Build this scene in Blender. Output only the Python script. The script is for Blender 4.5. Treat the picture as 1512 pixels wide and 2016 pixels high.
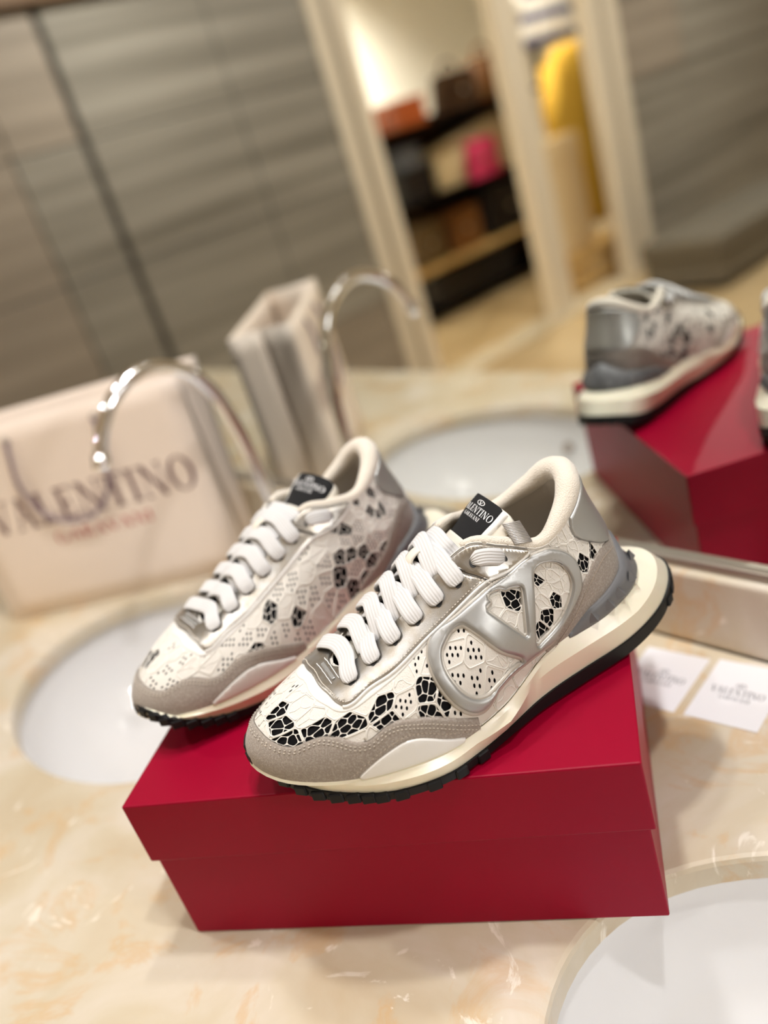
import bpy, bmesh, math, random
import numpy as np
from mathutils import Vector, Matrix
from mathutils.geometry import delaunay_2d_cdt
for o in list(bpy.data.objects): bpy.data.objects.remove(o, do_unlink=True)
scene = bpy.context.scene
COL = scene.collection
# ------------------------------------------------------------------ camera (world: mirror plane y = 0, room at y < 0, counter top z = 0, metres)
cam_d = bpy.data.cameras.new('camera'); cam = bpy.data.objects.new('camera', cam_d); COL.objects.link(cam)
RIGHT, UP, FWD = (.6446, .7093, -.2851), (-.1296, .4690, .8737), (-.7534, .5262, -.3943)
cam.matrix_world = Matrix(((RIGHT[0], UP[0], -FWD[0], .5009), (RIGHT[1], UP[1], -FWD[1], -.5319), (RIGHT[2], UP[2], -FWD[2], .4617), (0, 0, 0, 1)))
cam_d.sensor_fit = 'VERTICAL'; cam_d.sensor_height = 36.0; cam_d.sensor_width = 27.0
cam_d.lens = 1664.4/2016*36; cam_d.clip_start = .01; cam_d.clip_end = 60
cam_d.dof.use_dof = True; cam_d.dof.focus_distance = .496; cam_d.dof.aperture_fstop = 2.45; cam_d.dof.aperture_blades = 0
scene.camera = cam
# ------------------------------------------------------------------ world and exposure
scene.view_settings.view_transform = 'Standard'; scene.view_settings.look = 'None'
scene.view_settings.gamma = 1.0; scene.view_settings.use_curve_mapping = False
scene.view_settings.exposure = 0.36
world = bpy.data.worlds.new('world'); scene.world = world; world.use_nodes = True
world.node_tree.nodes['Background'].inputs[0].default_value = (1, .93, .84, 1)
world.node_tree.nodes['Background'].inputs[1].default_value = .05
scene.cycles.caustics_reflective = False
scene.cycles.caustics_refractive = False
scene.cycles.max_bounces = 8
# ------------------------------------------------------------------ helpers
def tag(o, label=None, cat=None, group=None, kind=None):
    if label: o['label'] = label
    if cat: o['category'] = cat
    if group: o['group'] = group
    if kind: o['kind'] = kind
    return o
def link(o, parent=None):
    COL.objects.link(o)
    if parent: o.parent = parent
    return o
def empty(name, loc=(0, 0, 0), rz=0.0):
    o = bpy.data.objects.new(name, None); o.empty_display_size = .02; o.location = loc; o.rotation_euler = (0, 0, rz)
    return link(o)
def mesh(name, verts, faces, mat, parent=None, smooth=False, mats=None, fmat=None):
    m = bpy.data.meshes.new(name)
    m.from_pydata([tuple(map(float, v)) for v in verts], [], [tuple(int(i) for i in f) for f in faces]); m.update()
    if mat: m.materials.append(mat)
    for x in (mats or []): m.materials.append(x)
    if fmat is not None: m.polygons.foreach_set('material_index', np.asarray(fmat, dtype=np.int32))
    if smooth: m.polygons.foreach_set('use_smooth', np.ones(len(m.polygons), dtype=bool))
    o = bpy.data.objects.new(name, m); return link(o, parent)
def from_bm(name, bm, mat, parent=None, smooth=False):
    m = bpy.data.meshes.new(name); bmesh.ops.recalc_face_normals(bm, faces=bm.faces); bm.to_mesh(m); bm.free(); m.materials.append(mat)
    if smooth: m.polygons.foreach_set('use_smooth', np.ones(len(m.polygons), dtype=bool))
    o = bpy.data.objects.new(name, m); return link(o, parent)
def bm_box(bm, x0, x1, y0, y1, z0, z1, bev=0.0, seg=2):
    r = bmesh.ops.create_cube(bm, size=1.0)
    vs = r['verts']
    for v in vs: v.co = Vector(((x0+x1)/2+v.co.x*(x1-x0), (y0+y1)/2+v.co.y*(y1-y0), (z0+z1)/2+v.co.z*(z1-z0)))
    if bev > 0:
        es = list({e for v in vs for e in v.link_edges})
        bmesh.ops.bevel(bm, geom=es, offset=bev, segments=seg, profile=.5, affect='EDGES')
    return bm
def box(name, x0, x1, y0, y1, z0, z1, mat, parent=None, bev=0.0, seg=2):
    bm = bmesh.new(); bm_box(bm, x0, x1, y0, y1, z0, z1, bev, seg); return from_bm(name, bm, mat, parent)
def frames(pts, closed=False):
    p = np.asarray(pts, float); n = len(p)
    d = np.roll(p, -1, 0)-np.roll(p, 1, 0)
    if not closed: d[0] = p[1]-p[0]; d[-1] = p[-1]-p[-2]
    d /= np.linalg.norm(d, axis=1, keepdims=True)+1e-12
    return p, d
def tube_data(pts, r, seg=8, closed=False, up=None, cap=True, squash=1.0):
    """round (or oval) tube along a path; r scalar or per point; up: reference normals"""
    p, d = frames(pts, closed); n = len(p); r = np.broadcast_to(np.asarray(r, float), (n,))
    if up is None:
        u = np.zeros_like(p); a = np.array([0, 0, 1.]) if abs(d[0][2]) < .9 else np.array([1., 0, 0])
        prev = a
        for i in range(n):
            q = prev-d[i]*(prev@d[i]); q /= np.linalg.norm(q)+1e-12; u[i] = q; prev = q
    else:
        u = np.asarray(up, float); u = u-d*(u*d).sum(1, keepdims=True); u /= np.linalg.norm(u, axis=1, keepdims=True)+1e-12
    w = np.cross(d, u); V = []; Fc = []
    for k in range(seg):
        a = 2*math.pi*k/seg; V.append(p+(w*math.cos(a)+u*math.sin(a)*squash)*r[:, None])
    V = np.stack(V, 1).reshape(-1, 3)
    m = n if closed else n-1
    for i in range(m):
        j = (i+1) % n
        for k in range(seg):
            l = (k+1) % seg; Fc.append((i*seg+k, i*seg+l, j*seg+l, j*seg+k))
    if cap and not closed:
        Fc.append(tuple(range(seg-1, -1, -1))); Fc.append(tuple((n-1)*seg+k for k in range(seg)))
    return V, Fc
def merge(parts):
    V = []; Fc = []; o = 0
    for v, f in parts:
        V.append(np.asarray(v, float)); Fc += [tuple(i+o for i in q) for q in f]; o += len(v)
    return np.vstack(V), Fc
def tube(name, pts, r, mat, parent=None, seg=8, closed=False, up=None, squash=1.0):
    v, f = tube_data(pts, r, seg, closed, up, True, squash); return mesh(name, v, f, mat, parent, smooth=True)
def lathe_data(prof, seg=24):
    V = []; Fc = []
    for r, z in prof:
        for k in range(seg):
            a = 2*math.pi*k/seg; V.append((r*math.cos(a), r*math.sin(a), z))
    for i in range(len(prof)-1):
        for k in range(seg):
            l = (k+1) % seg; Fc.append((i*seg+k, i*seg+l, (i+1)*seg+l, (i+1)*seg+k))
    return np.array(V), Fc
def smooth_path(pts, n=40, closed=False):
    p = np.asarray(pts, float); m = len(p)
    q = np.vstack([p[-1], p, p[0], p[1]]) if closed else np.vstack([2*p[0]-p[1], p, 2*p[-1]-p[-2]])
    segs = m if closed else m-1; out = []
    for x in np.linspace(0, segs, n, endpoint=not closed):
        i = min(int(x), segs-1); u = x-i; a, b, c, d = q[i], q[i+1], q[i+2], q[(i+3) % len(q)] if closed else q[i+3]
        out.append(.5*((2*b)+(-a+c)*u+(2*a-5*b+4*c-d)*u*u+(-a+3*b-3*c+d)*u**3))
    return np.array(out)
# ------------------------------------------------------------------ materials
def srgb(r, g, b):
    f = lambda c: (c/255/12.92) if c/255 <= .04045 else ((c/255+.055)/1.055)**2.4
    return (f(r), f(g), f(b), 1)
def material(name, color, rough=.5, metal=0.0, spec=.5, bump=None, vary=None, coat=0.0, sheen=0.0, trans=0.0, sss=0.0):
    """bump: (scale, strength, distance[, detail]); vary: (scale, colour2, low, high) noise mix; all object-space procedural"""
    m = bpy.data.materials.new(name); m.use_nodes = True; nt = m.node_tree; b = nt.nodes['Principled BSDF']
    b.inputs['Base Color'].default_value = color; b.inputs['Roughness'].default_value = rough; b.inputs['Metallic'].default_value = metal
    b.inputs['Specular IOR Level'].default_value = spec
    if coat: b.inputs['Coat Weight'].default_value = coat; b.inputs['Coat Roughness'].default_value = .03
    if sheen: b.inputs['Sheen Weight'].default_value = sheen; b.inputs['Sheen Roughness'].default_value = .6
    if trans: b.inputs['Transmission Weight'].default_value = trans
    if sss: b.inputs['Subsurface Weight'].default_value = sss; b.inputs['Subsurface Scale'].default_value = .004
    tc = nt.nodes.new('ShaderNodeTexCoord')
    if vary:
        n = nt.nodes.new('ShaderNodeTexNoise'); n.inputs['Scale'].default_value = vary[0]; n.inputs['Detail'].default_value = 5
        nt.links.new(tc.outputs['Object'], n.inputs['Vector'])
        r = nt.nodes.new('ShaderNodeValToRGB'); r.color_ramp.elements[0].position = vary[2]; r.color_ramp.elements[1].position = vary[3]
        r.color_ramp.elements[0].color = color; r.color_ramp.elements[1].color = vary[1]
        nt.links.new(n.outputs['Fac'], r.inputs['Fac']); nt.links.new(r.outputs['Color'], b.inputs['Base Color'])
    if bump:
        n = nt.nodes.new('ShaderNodeTexNoise'); n.inputs['Scale'].default_value = bump[0]; n.inputs['Detail'].default_value = bump[3] if len(bump) > 3 else 3
        nt.links.new(tc.outputs['Object'], n.inputs['Vector'])
        bp = nt.nodes.new('ShaderNodeBump'); bp.inputs['Strength'].default_value = bump[1]; bp.inputs['Distance'].default_value = bump[2]
        nt.links.new(n.outputs['Fac'], bp.inputs['Height']); nt.links.new(bp.outputs['Normal'], b.inputs['Normal'])
    return m
def emitter(name, color, strength):
    m = bpy.data.materials.new(name); m.use_nodes = True; nt = m.node_tree; b = nt.nodes['Principled BSDF']
    b.inputs['Base Color'].default_value = (.8, .8, .8, 1); b.inputs['Emission Color'].default_value = color; b.inputs['Emission Strength'].default_value = strength
    return m
def marble(name):
    m = material(name, srgb(228, 210, 176), .22, spec=.3); nt = m.node_tree; b = nt.nodes['Principled BSDF']
    tc = nt.nodes.new('ShaderNodeTexCoord')
    def noise(scale, det, dist, rough=.55):
        n = nt.nodes.new('ShaderNodeTexNoise'); n.inputs['Scale'].default_value = scale; n.inputs['Detail'].default_value = det
        n.inputs['Distortion'].default_value = dist; n.inputs['Roughness'].default_value = rough; nt.links.new(tc.outputs['Object'], n.inputs['Vector']); return n
    def ramp(src, stops):
        r = nt.nodes.new('ShaderNodeValToRGB'); e = r.color_ramp.elements
        while len(e) < len(stops): e.new(.5)
        for i, (p, c) in enumerate(stops): e[i].position = p; e[i].color = c
        nt.links.new(src, r.inputs['Fac']); return r
    def mix(fac, a, bb):
        x = nt.nodes.new('ShaderNodeMix'); x.data_type = 'RGBA'; nt.links.new(fac, x.inputs['Factor'])
        nt.links.new(a, x.inputs['A']) if not isinstance(a, tuple) else None
        if isinstance(bb, tuple): x.inputs['B'].default_value = bb
        else: nt.links.new(bb, x.inputs['B'])
        return x
    base = ramp(noise(7, 6, .8).outputs['Fac'], [(.3, srgb(204, 186, 155)), (.5, srgb(214, 202, 177)), (.7, srgb(226, 217, 202))])
    amber = ramp(noise(11, 8, 1.6, .6).outputs['Fac'], [(.54, (0, 0, 0, 1)), (.62, (.42, .42, .42, 1)), (.70, (0, 0, 0, 1))])
    x1 = mix(amber.outputs['Color'], base.outputs['Color'], srgb(214, 170, 108))
    white = ramp(noise(17, 6, 2.2, .6).outputs['Fac'], [(.63, (0, 0, 0, 1)), (.68, (.85, .85, .85, 1))])
    x2 = mix(white.outputs['Color'], x1.outputs['Result'], srgb(244, 236, 220))
    nt.links.new(x2.outputs['Result'], b.inputs['Base Color'])
    return m
def stripes(name, axis_scale, cols, rough=.45):
    """grey wood-look tile: long soft streaks along y"""
    m = material(name, cols[0], rough); nt = m.node_tree; b = nt.nodes['Principled BSDF']
    tc = nt.nodes.new('ShaderNodeTexCoord'); mp = nt.nodes.new('ShaderNodeMapping'); mp.inputs['Scale'].default_value = axis_scale
    nt.links.new(tc.outputs['Object'], mp.inputs['Vector'])
    n = nt.nodes.new('ShaderNodeTexNoise'); n.inputs['Scale'].default_value = 1; n.inputs['Detail'].default_value = 4; nt.links.new(mp.outputs['Vector'], n.inputs['Vector'])
    r = nt.nodes.new('ShaderNodeValToRGB'); r.color_ramp.elements[0].position = .32; r.color_ramp.elements[1].position = .68
    r.color_ramp.elements[0].color = cols[0]; r.color_ramp.elements[1].color = cols[1]
    nt.links.new(n.outputs['Fac'], r.inputs['Fac']); nt.links.new(r.outputs['Color'], b.inputs['Base Color'])
    return m
M = {}
M['marble'] = marble('cream marble')
M['porcelain'] = material('white porcelain', srgb(238, 238, 238), .035, coat=.4)
M['chrome'] = material('chrome', (.86, .86, .88, 1), .06, 1.0)
M['drain'] = material('drain metal', (.6, .6, .62, 1), .2, 1.0)
M['dark'] = material('dark recess', (.02, .02, .02, 1), .6)
M['mirror'] = material('mirror silver', (.86, .88, .84, 1), .0, 1.0)
M['trim_metal'] = material('brushed trim', srgb(176, 168, 155), .35, .6)
M['box_red'] = material('crimson paper', srgb(150, 0, 40), .42, spec=.14, bump=(900, .12, .0004))
M['box_dark'] = material('crimson board edge', srgb(120, 10, 24), .6)
M['card'] = material('white card', srgb(240, 240, 242), .5)
M['ink_grey'] = material('grey print', srgb(96, 96, 102), .6)
M['bag'] = material('pale blush paper', srgb(246, 230, 214), .55, bump=(25, .15, .004))
M['bag_in'] = material('bag inside paper', srgb(222, 206, 188), .6)
M['bag_ink'] = material('plum print', srgb(104, 62, 66), .5)
M['bag_red'] = material('red print', srgb(196, 84, 78), .5)
M['bag_cord'] = material('mauve grey cord', srgb(140, 122, 128), .7)
# sneaker
M['suede'] = material('taupe suede', srgb(158, 147, 136), .95, spec=.15, bump=(1800, .5, .0006, 2), vary=(900, srgb(186, 177, 168), .45, .75), sheen=.25)
M['silver'] = material('silver leather', srgb(184, 182, 178), .33, .92, bump=(2600, .22, .0003, 2), vary=(140, srgb(168, 158, 142), .4, .75))
M['silver_smooth'] = material('satin silver', srgb(172, 172, 170), .45, .7, bump=(1500, .08, .0003, 2))
M['white_leather'] = material('white leather', srgb(244, 242, 237), .30)
M['cream_leather'] = material('cream leather', srgb(232, 226, 212), .5)
M['lace'] = material('white lace', srgb(236, 231, 222), .85, spec=.2, bump=(1500, .7, .0006, 3), sheen=.15)
M['cord'] = material('lace cord', srgb(244, 240, 232), .8, spec=.2)
M['backing'] = material('black underlay', (.006, .006, .007, 1), .8, spec=.1)
M['midsole'] = material('cream rubber', srgb(247, 239, 216), .28, sss=.1)
M['outsole'] = material('black rubber', (.008, .008, .009, 1), .55, spec=.25)
M['clip'] = material('grey moulded rubber', srgb(112, 112, 114), .45)
M['terry'] = material('cream terry lining', srgb(240, 230, 214), .95, spec=.1, bump=(1300, .9, .0008, 2), sheen=.4)
M['insole'] = material('warm grey insole', srgb(200, 192, 180), .9, spec=.1)
M['lace_string'] = material('white shoelace', srgb(220, 219, 218), .8, spec=.2, bump=(2500, .3, .0003, 1))
M['label'] = material('black woven label', (.012, .012, .013, 1), .75, spec=.2, bump=(3000, .5, .0003, 1))
M['label_white'] = material('white thread print', srgb(240, 240, 240), .7)
M['thread'] = material('pale thread', srgb(220, 212, 200), .8)
M['thread_dark'] = material('taupe thread', srgb(190, 176, 160), .8)
M['elastic'] = material('silver elastic', srgb(180, 176, 172), .45, .6)
M['plastic_clear'] = material('satin emblem base', srgb(190, 184, 174), .4, .25)
# room
M['tile_a'] = stripes('grey striped tile', (1, .45, 14.5), [srgb(112, 107, 97), srgb(156, 151, 141)])
M['tile_b'] = stripes('mauve grey striped tile', (1, .5, 14), [srgb(130, 120, 108), srgb(160, 149, 136)])
M['joint'] = material('dark joint', srgb(60, 56, 50), .8)
M['cream_paint'] = material('cream paint', srgb(226, 214, 194), .5)
M['white_paint'] = material('white paint', srgb(240, 236, 226), .7)
M['ceiling'] = material('ceiling paint', srgb(240, 236, 228), .8)
M['wall_plain'] = material('plain wall paint', srgb(206, 196, 180), .8)
M['floor'] = material('beige floor tile', srgb(206, 182, 142), .25, vary=(3, srgb(190, 164, 122), .4, .7))
M['wood_brown'] = material('brown wood', srgb(98, 72, 44), .5)
M['wood_light'] = material('light pine', srgb(214, 180, 120), .5, vary=(6, srgb(196, 156, 92), .4, .65))
# ------------------------------------------------------------------ lamps of the room, some added for fill (fixtures are built further down at the same places)
def area(name, loc, size, power, color, rot=(0, 0, 0), shape='DISK', size_y=None, spread=math.pi):
    d = bpy.data.lights.new(name, 'AREA'); d.shape = shape; d.size = size; d.energy = power; d.color = color; d.spread = spread
    if size_y: d.size_y = size_y
    o = bpy.data.objects.new(name, d); o.location = loc; o.rotation_euler = rot; return link(o)
CEIL = 1.75
DOWNLIGHTS = [((.06, -.19), 6.8, 'over the red shoe box'), ((-.36, -.60), 3.6, 'over the left basin'), ((.62, -.24), 7.4, 'added to brighten the right basin'), ((-2.2, -1.2), 17, 'added to light the striped left wall'), ((-1.7, -3.2), 16, 'in front of the doorway'), ((-1.7, -5.2), 17, 'over the grey bench')]  # right basin and left wall downlights are unseen, added to brighten those areas
for (x, y), p, w_ in DOWNLIGHTS:
    area('downlight_lamp', (x, y, CEIL-.012), .09, p, (1, .985, .985) if y > -1 else (1, .965, .92))
FILL_PANELS = [(-.6, -5.0, 18)]  # unseen ceiling panel, added for soft fill
for x, y, p in FILL_PANELS:
    area('fill_panel_lamp', (x, y, CEIL-.03), 1.15, p, (1, .95, .88), shape='RECTANGLE', size_y=.55)
area('mirror_bounce_lamp', (-.02, -.075, 1.262), .07, 2.2, (1, .985, .985), rot=(math.radians(-14), 0, 0))  # added lamp standing in for the downlight's reflection in the mirror
STORE = (-4.72, -3.8)
area('storeroom_lamp', (STORE[0], STORE[1], CEIL-.06), .3, 120, (1, .94, .84), rot=(0, math.radians(34), 0), shape='RECTANGLE', size_y=.6, spread=math.radians(125))
area('coat_fill_spot', (-3.2, -4.6, CEIL-.012), .09, 22, (1, .90, .74))  # extra spot, added to light the yellow coat
SIDE = (1.40, -.115, .62)
area('side_lamp', (SIDE[0]-.03, SIDE[1], SIDE[2]), .16, 4.4, (1, .985, .985), rot=(0, math.radians(68), math.radians(8)), shape='RECTANGLE', size_y=.17)
# ------------------------------------------------------------------ sneaker surface (local frame: x heel->toe, y outer side, z up)
def hermite_loop(keys):
    k = np.array(keys, float); t = k[:, 0]; p = k[:, 1:]; n = len(t)
    tp = np.concatenate([[t[-1]-1], t, [t[0]+1, t[1]+1]]); pp = np.vstack([p[-1], p, p[0], p[1]])
    m = (pp[2:]-pp[:-2])/(tp[2:]-tp[:-2])[:, None]          # tangents for indices 1..n+1
    def ev(q):
        q = np.mod(np.asarray(q, float), 1.0); q = np.where(q < t[0], q+1, q)
        i = np.clip(np.searchsorted(tp, q, side='right')-1, 1, n)
        h = (tp[i+1]-tp[i]); u = ((q-tp[i])/h)[..., None]; h = h[..., None]
        a, b = pp[i], pp[i+1]; ma, mb = m[i-1], m[i]
        return (2*u**3-3*u**2+1)*a+(u**3-2*u**2+u)*h*ma+(-2*u**3+3*u**2)*b+(u**3-u**2)*h*mb
    return ev
FEATHER = hermite_loop([
 (0,.052,0,.047),(.06,.059,.022,.045),(.12,.077,.033,.041),(.19,.103,.038,.037),(.25,.130,.044,.034),(.30,.165,.057,.024),
 (.35,.200,.063,.020),(.40,.235,.061,.021),(.44,.267,.051,.0225),(.475,.296,.032,.026),(.5,.310,.008,.029),
 (.525,.305,-.014,.028),(.555,.286,-.030,.026),(.59,.258,-.040,.024),(.64,.220,-.046,.024),(.69,.185,-.045,.027),
 (.75,.140,-.039,.034),(.81,.103,-.036,.037),(.88,.077,-.031,.041),(.94,.059,-.021,.045)])
TOPLINE = hermite_loop([
 (0,.064,0,.120),(.06,.070,.017,.115),(.12,.086,.027,.104),(.19,.108,.032,.096),(.25,.132,.029,.107),(.29,.150,.022,.112),
 (.34,.180,.017,.095),(.40,.209,.0175,.077),(.455,.236,.015,.0655),(.5,.244,.002,.063),
 (.545,.236,-.011,.0655),(.60,.209,-.015,.0775),(.66,.180,-.0165,.094),(.71,.150,-.022,.110),(.75,.132,-.029,.106),
 (.81,.108,-.032,.101),(.88,.086,-.027,.108),(.94,.070,-.017,.117)])
# profile: outward bulge, rise of lower handle, inward reach and drop of the upper handle
PROFILE = hermite_loop([
 (0,.004,.45,.05,.35),(.06,.004,.45,.1,.35),(.12,.004,.45,.2,.35),(.19,.004,.45,.3,.35),(.25,.004,.5,.4,.35),(.30,.003,.55,.5,.30),
 (.35,.002,.6,.5,.22),(.40,.002,.62,.5,.16),(.45,.002,.65,.5,.12),(.5,.002,.62,.5,.10),(.55,.001,.5,.45,.15),(.60,.001,.5,.42,.2),
 (.65,.001,.5,.42,.25),(.70,.002,.5,.45,.30),(.75,.003,.5,.4,.35),(.81,.004,.45,.3,.35),(.88,.004,.45,.2,.35),(.94,.004,.45,.1,.35)])
def S(t, v):
    """outer surface of the upper: t around the shoe (0 heel, .5 toe), v from the sole (0) to the topline (1)"""
    t = np.asarray(t, float); v = np.asarray(v, float)[..., None]
    B, T, K = FEATHER(t), TOPLINE(t), PROFILE(t)
    e = 1e-3; d = FEATHER(t+e)-FEATHER(t-e)
    out = np.stack([d[..., 1]*-1*-1, -d[..., 0], 0*d[..., 0]], -1); out /= np.linalg.norm(out, axis=-1, keepdims=True)+1e-12
    out = -out
    dz = (T-B)[..., 2:3]; up = np.array([0, 0, 1.])
    P1 = B+up*dz*K[..., 1:2]+out*K[..., 0:1]
    hx = (B-T)*np.array([1, 1, 0.])
    P2 = T+hx*K[..., 2:3]-up*dz*K[..., 3:4]
    return (1-v)**3*B+3*(1-v)**2*v*P1+3*(1-v)*v**2*P2+v**3*T
def SN(t, v):
    e = 2e-3; t = np.asarray(t, float); v = np.asarray(v, float)
    a = S(t+e, v)-S(t-e, v); b = S(t, np.minimum(v+e, 1.0))-S(t, v-e)
    n = np.cross(a, b); n /= np.linalg.norm(n, axis=-1, keepdims=True)+1e-12
    return -n
# outlines of the upper pieces in surface coordinates (t around, v up)
OUT = {'guard': [(0.4954, 0.359), (0.49, 0.342), (0.4825, 0.322), (0.4746, 0.306), (0.4675, 0.306), (0.4604, 0.342), (0.4504, 0.371), (0.4383, 0.338), (0.4263, 0.269), (0.4175, 0.248), (0.4096, 0.273), (0.4017, 0.297), (0.3908, 0.289), (0.3767, 0.248), (0.3625, 0.199), (0.3421, 0.113), (0.3263, 0.052)],
 'wing': [(0.4292, 0.011), (0.42, 0.068), (0.4088, 0.117), (0.3946, 0.15), (0.3854, 0.146), (0.375, 0.121), (0.3579, 0.056), (0.3417, 0.007)],
 'stay': [(0.2804, 0.715), (0.3108, 0.682), (0.3533, 0.658), (0.3908, 0.617), (0.4142, 0.608), (0.4275, 0.555), (0.4358, 0.555), (0.4442, 0.608), (0.4625, 0.744), (0.4933, 0.846), (0.5212, 0.838)],
 'stay_white': [(0.3058, 0.649), (0.3513, 0.629), (0.3883, 0.576), (0.4104, 0.543), (0.4254, 0.506), (0.4346, 0.51), (0.4438, 0.547), (0.4538, 0.617), (0.4675, 0.686), (0.4829, 0.748), (0.5017, 0.809)],
 'collar_front': [(0.3104, 0.944), (0.2971, 0.825), (0.2804, 0.715)],
 'collar_back': [(0.2804, 0.715), (0.2688, 0.727), (0.25, 0.776), (0.2308, 0.862), (0.2158, 0.952)],
 'counter': [(0.0638, 0.355), (0.0967, 0.408), (0.1267, 0.383), (0.155, 0.318), (0.1775, 0.216), (0.2054, 0.105), (0.2292, 0.035), (0.2413, 0.003)],
 'tab': [(0.1254, 0.801), (0.1179, 0.719), (0.1004, 0.576), (0.0833, 0.457), (0.0646, 0.383)],
 'emblem': [(0.1883, 0.965), (0.1621, 0.846), (0.1479, 0.662), (0.15, 0.482), (0.16, 0.351), (0.1796, 0.256), (0.2071, 0.138), (0.2304, 0.04), (0.2525, 0.044), (0.2712, 0.076), (0.2871, 0.101), (0.3025, 0.097), (0.315, 0.064), (0.3246, 0.068), (0.335, 0.117), (0.3442, 0.211), (0.3508, 0.33), (0.3542, 0.453), (0.3538, 0.568), (0.3479, 0.645), (0.3363, 0.67), (0.3213, 0.653), (0.3058, 0.653), (0.2896, 0.662), (0.2721, 0.694), (0.25, 0.776), (0.2208, 0.903)],
 'hole_r': [(0.2167, 0.772), (0.2038, 0.821), (0.1875, 0.805), (0.1746, 0.715), (0.17, 0.572), (0.1738, 0.445), (0.1896, 0.318), (0.2113, 0.191), (0.2308, 0.13), (0.2471, 0.109), (0.2563, 0.117), (0.2496, 0.265), (0.2396, 0.449), (0.2263, 0.674)],
 'hole_l': [(0.3404, 0.51), (0.3367, 0.543), (0.3267, 0.584), (0.3171, 0.572), (0.3125, 0.527), (0.3038, 0.416), (0.2913, 0.261), (0.2746, 0.117), (0.2875, 0.126), (0.3, 0.121), (0.3125, 0.117), (0.3238, 0.15), (0.3329, 0.224), (0.3392, 0.33), (0.3421, 0.432)],
 'hole_m': [(0.2842, 0.629), (0.2742, 0.629), (0.2683, 0.6), (0.2638, 0.608), (0.2517, 0.6), (0.25, 0.568), (0.2575, 0.396), (0.2625, 0.265), (0.2646, 0.224), (0.2679, 0.252), (0.2792, 0.387), (0.2888, 0.506), (0.2917, 0.555), (0.285, 0.568), (0.2871, 0.608)],
 'eyelets': [(0.4329, 0.752), (0.4113, 0.805), (0.3846, 0.829), (0.3546, 0.821), (0.3288, 0.817), (0.3071, 0.825)],
 'toplace': [(0.2888, 0.879), (0.2533, 0.895)], 
 'open': [(0.4929, 0.477, 0.007350000000000001), (0.4679, 0.424, 0.00945), (0.4579, 0.441, 0.0063), (0.4108, 0.408, 0.007980000000000001), (0.4021, 0.326, 0.0063), (0.3575, 0.248, 0.010920000000000001), (0.2204, 0.641, 0.00672), (0.2367, 0.273, 0.00945), (0.2142, 0.338, 0.007980000000000001), (0.2329, 0.134, 0.007980000000000001), (0.1704, 0.596, 0.00525), (0.1038, 0.449, 0.00588), (0.27, 0.559, 0.0071400000000000005), (0.4283, 0.396, 0.00504), (0.1338, 0.49, 0.004200000000000001)],
 'dots': [(0.4908, 0.58, 0.007980000000000001), (0.4854, 0.457, 0.00525), (0.3667, 0.563, 0.01008), (0.375, 0.387, 0.00945), (0.3175, 0.486, 0.0126), (0.3196, 0.207, 0.011550000000000001), (0.3879, 0.424, 0.0063), (0.3267, 0.477, 0.008400000000000001), (0.3096, 0.228, 0.008400000000000001)],
 'tabbar': [(0.505, 0.932), (0.4546, 0.829)],
 'embbar': [(0.5075, 0.919), (0.5008, 0.924), (0.4946, 0.924), (0.4883, 0.915), (0.4829, 0.907), (0.4783, 0.899), (0.4733, 0.883), (0.4688, 0.866), (0.4642, 0.846), (0.4604, 0.825), (0.4596, 0.825), (0.4592, 0.829), (0.4592, 0.834), (0.4588, 0.838), (0.4579, 0.838), (0.4575, 0.842), (0.4575, 0.846), (0.4571, 0.85), (0.4563, 0.85), (0.4613, 0.879), (0.4654, 0.899), (0.4708, 0.919), (0.4767, 0.936), (0.4825, 0.948), (0.4883, 0.956), (0.495, 0.96), (0.5029, 0.96), (0.5096, 0.956), (0.5096, 0.952), (0.5092, 0.948), (0.5088, 0.944), (0.5088, 0.94), (0.5083, 0.936), (0.5083, 0.932), (0.5079, 0.928), (0.5075, 0.924)],
 'embst': [[(0.5146, 0.899), (0.5096, 0.907), (0.5033, 0.915), (0.4979, 0.915), (0.4933, 0.915), (0.4883, 0.907), (0.4846, 0.903), (0.4804, 0.895), (0.4763, 0.883), (0.4725, 0.87), (0.4688, 0.858), (0.4654, 0.842), (0.4621, 0.825), (0.4588, 0.805)], [(0.5179, 0.952), (0.5125, 0.96), (0.5067, 0.969), (0.5004, 0.973), (0.4938, 0.969), (0.4888, 0.969), (0.4833, 0.96), (0.4788, 0.952), (0.4738, 0.94), (0.4688, 0.924), (0.4646, 0.907), (0.4604, 0.887), (0.4567, 0.866), (0.4529, 0.842)]]}
# ------------------------------------------------------------------ room shell
FLOOR_Z = -.85; XW = -2.85; XR = 2.2; YB = -7.7
def struct(o): return tag(o, kind='structure')
struct(box('floor', XW, XR, YB, .05, FLOOR_Z-.1, FLOOR_Z, M['floor']))
struct(box('ceiling', XW-3.2, XR, YB, .05, CEIL, CEIL+.1, M['ceiling']))
struct(box('wall_mirror', XW, XR, .007, .12, FLOOR_Z, CEIL, M['wall_plain']))
struct(box('wall_right', XR, XR+.1, YB, .05, FLOOR_Z, CEIL, M['wall_plain']))
struct(box('wall_back', XW, XR, YB-.1, YB, FLOOR_Z, CEIL, M['wall_plain']))
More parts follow.
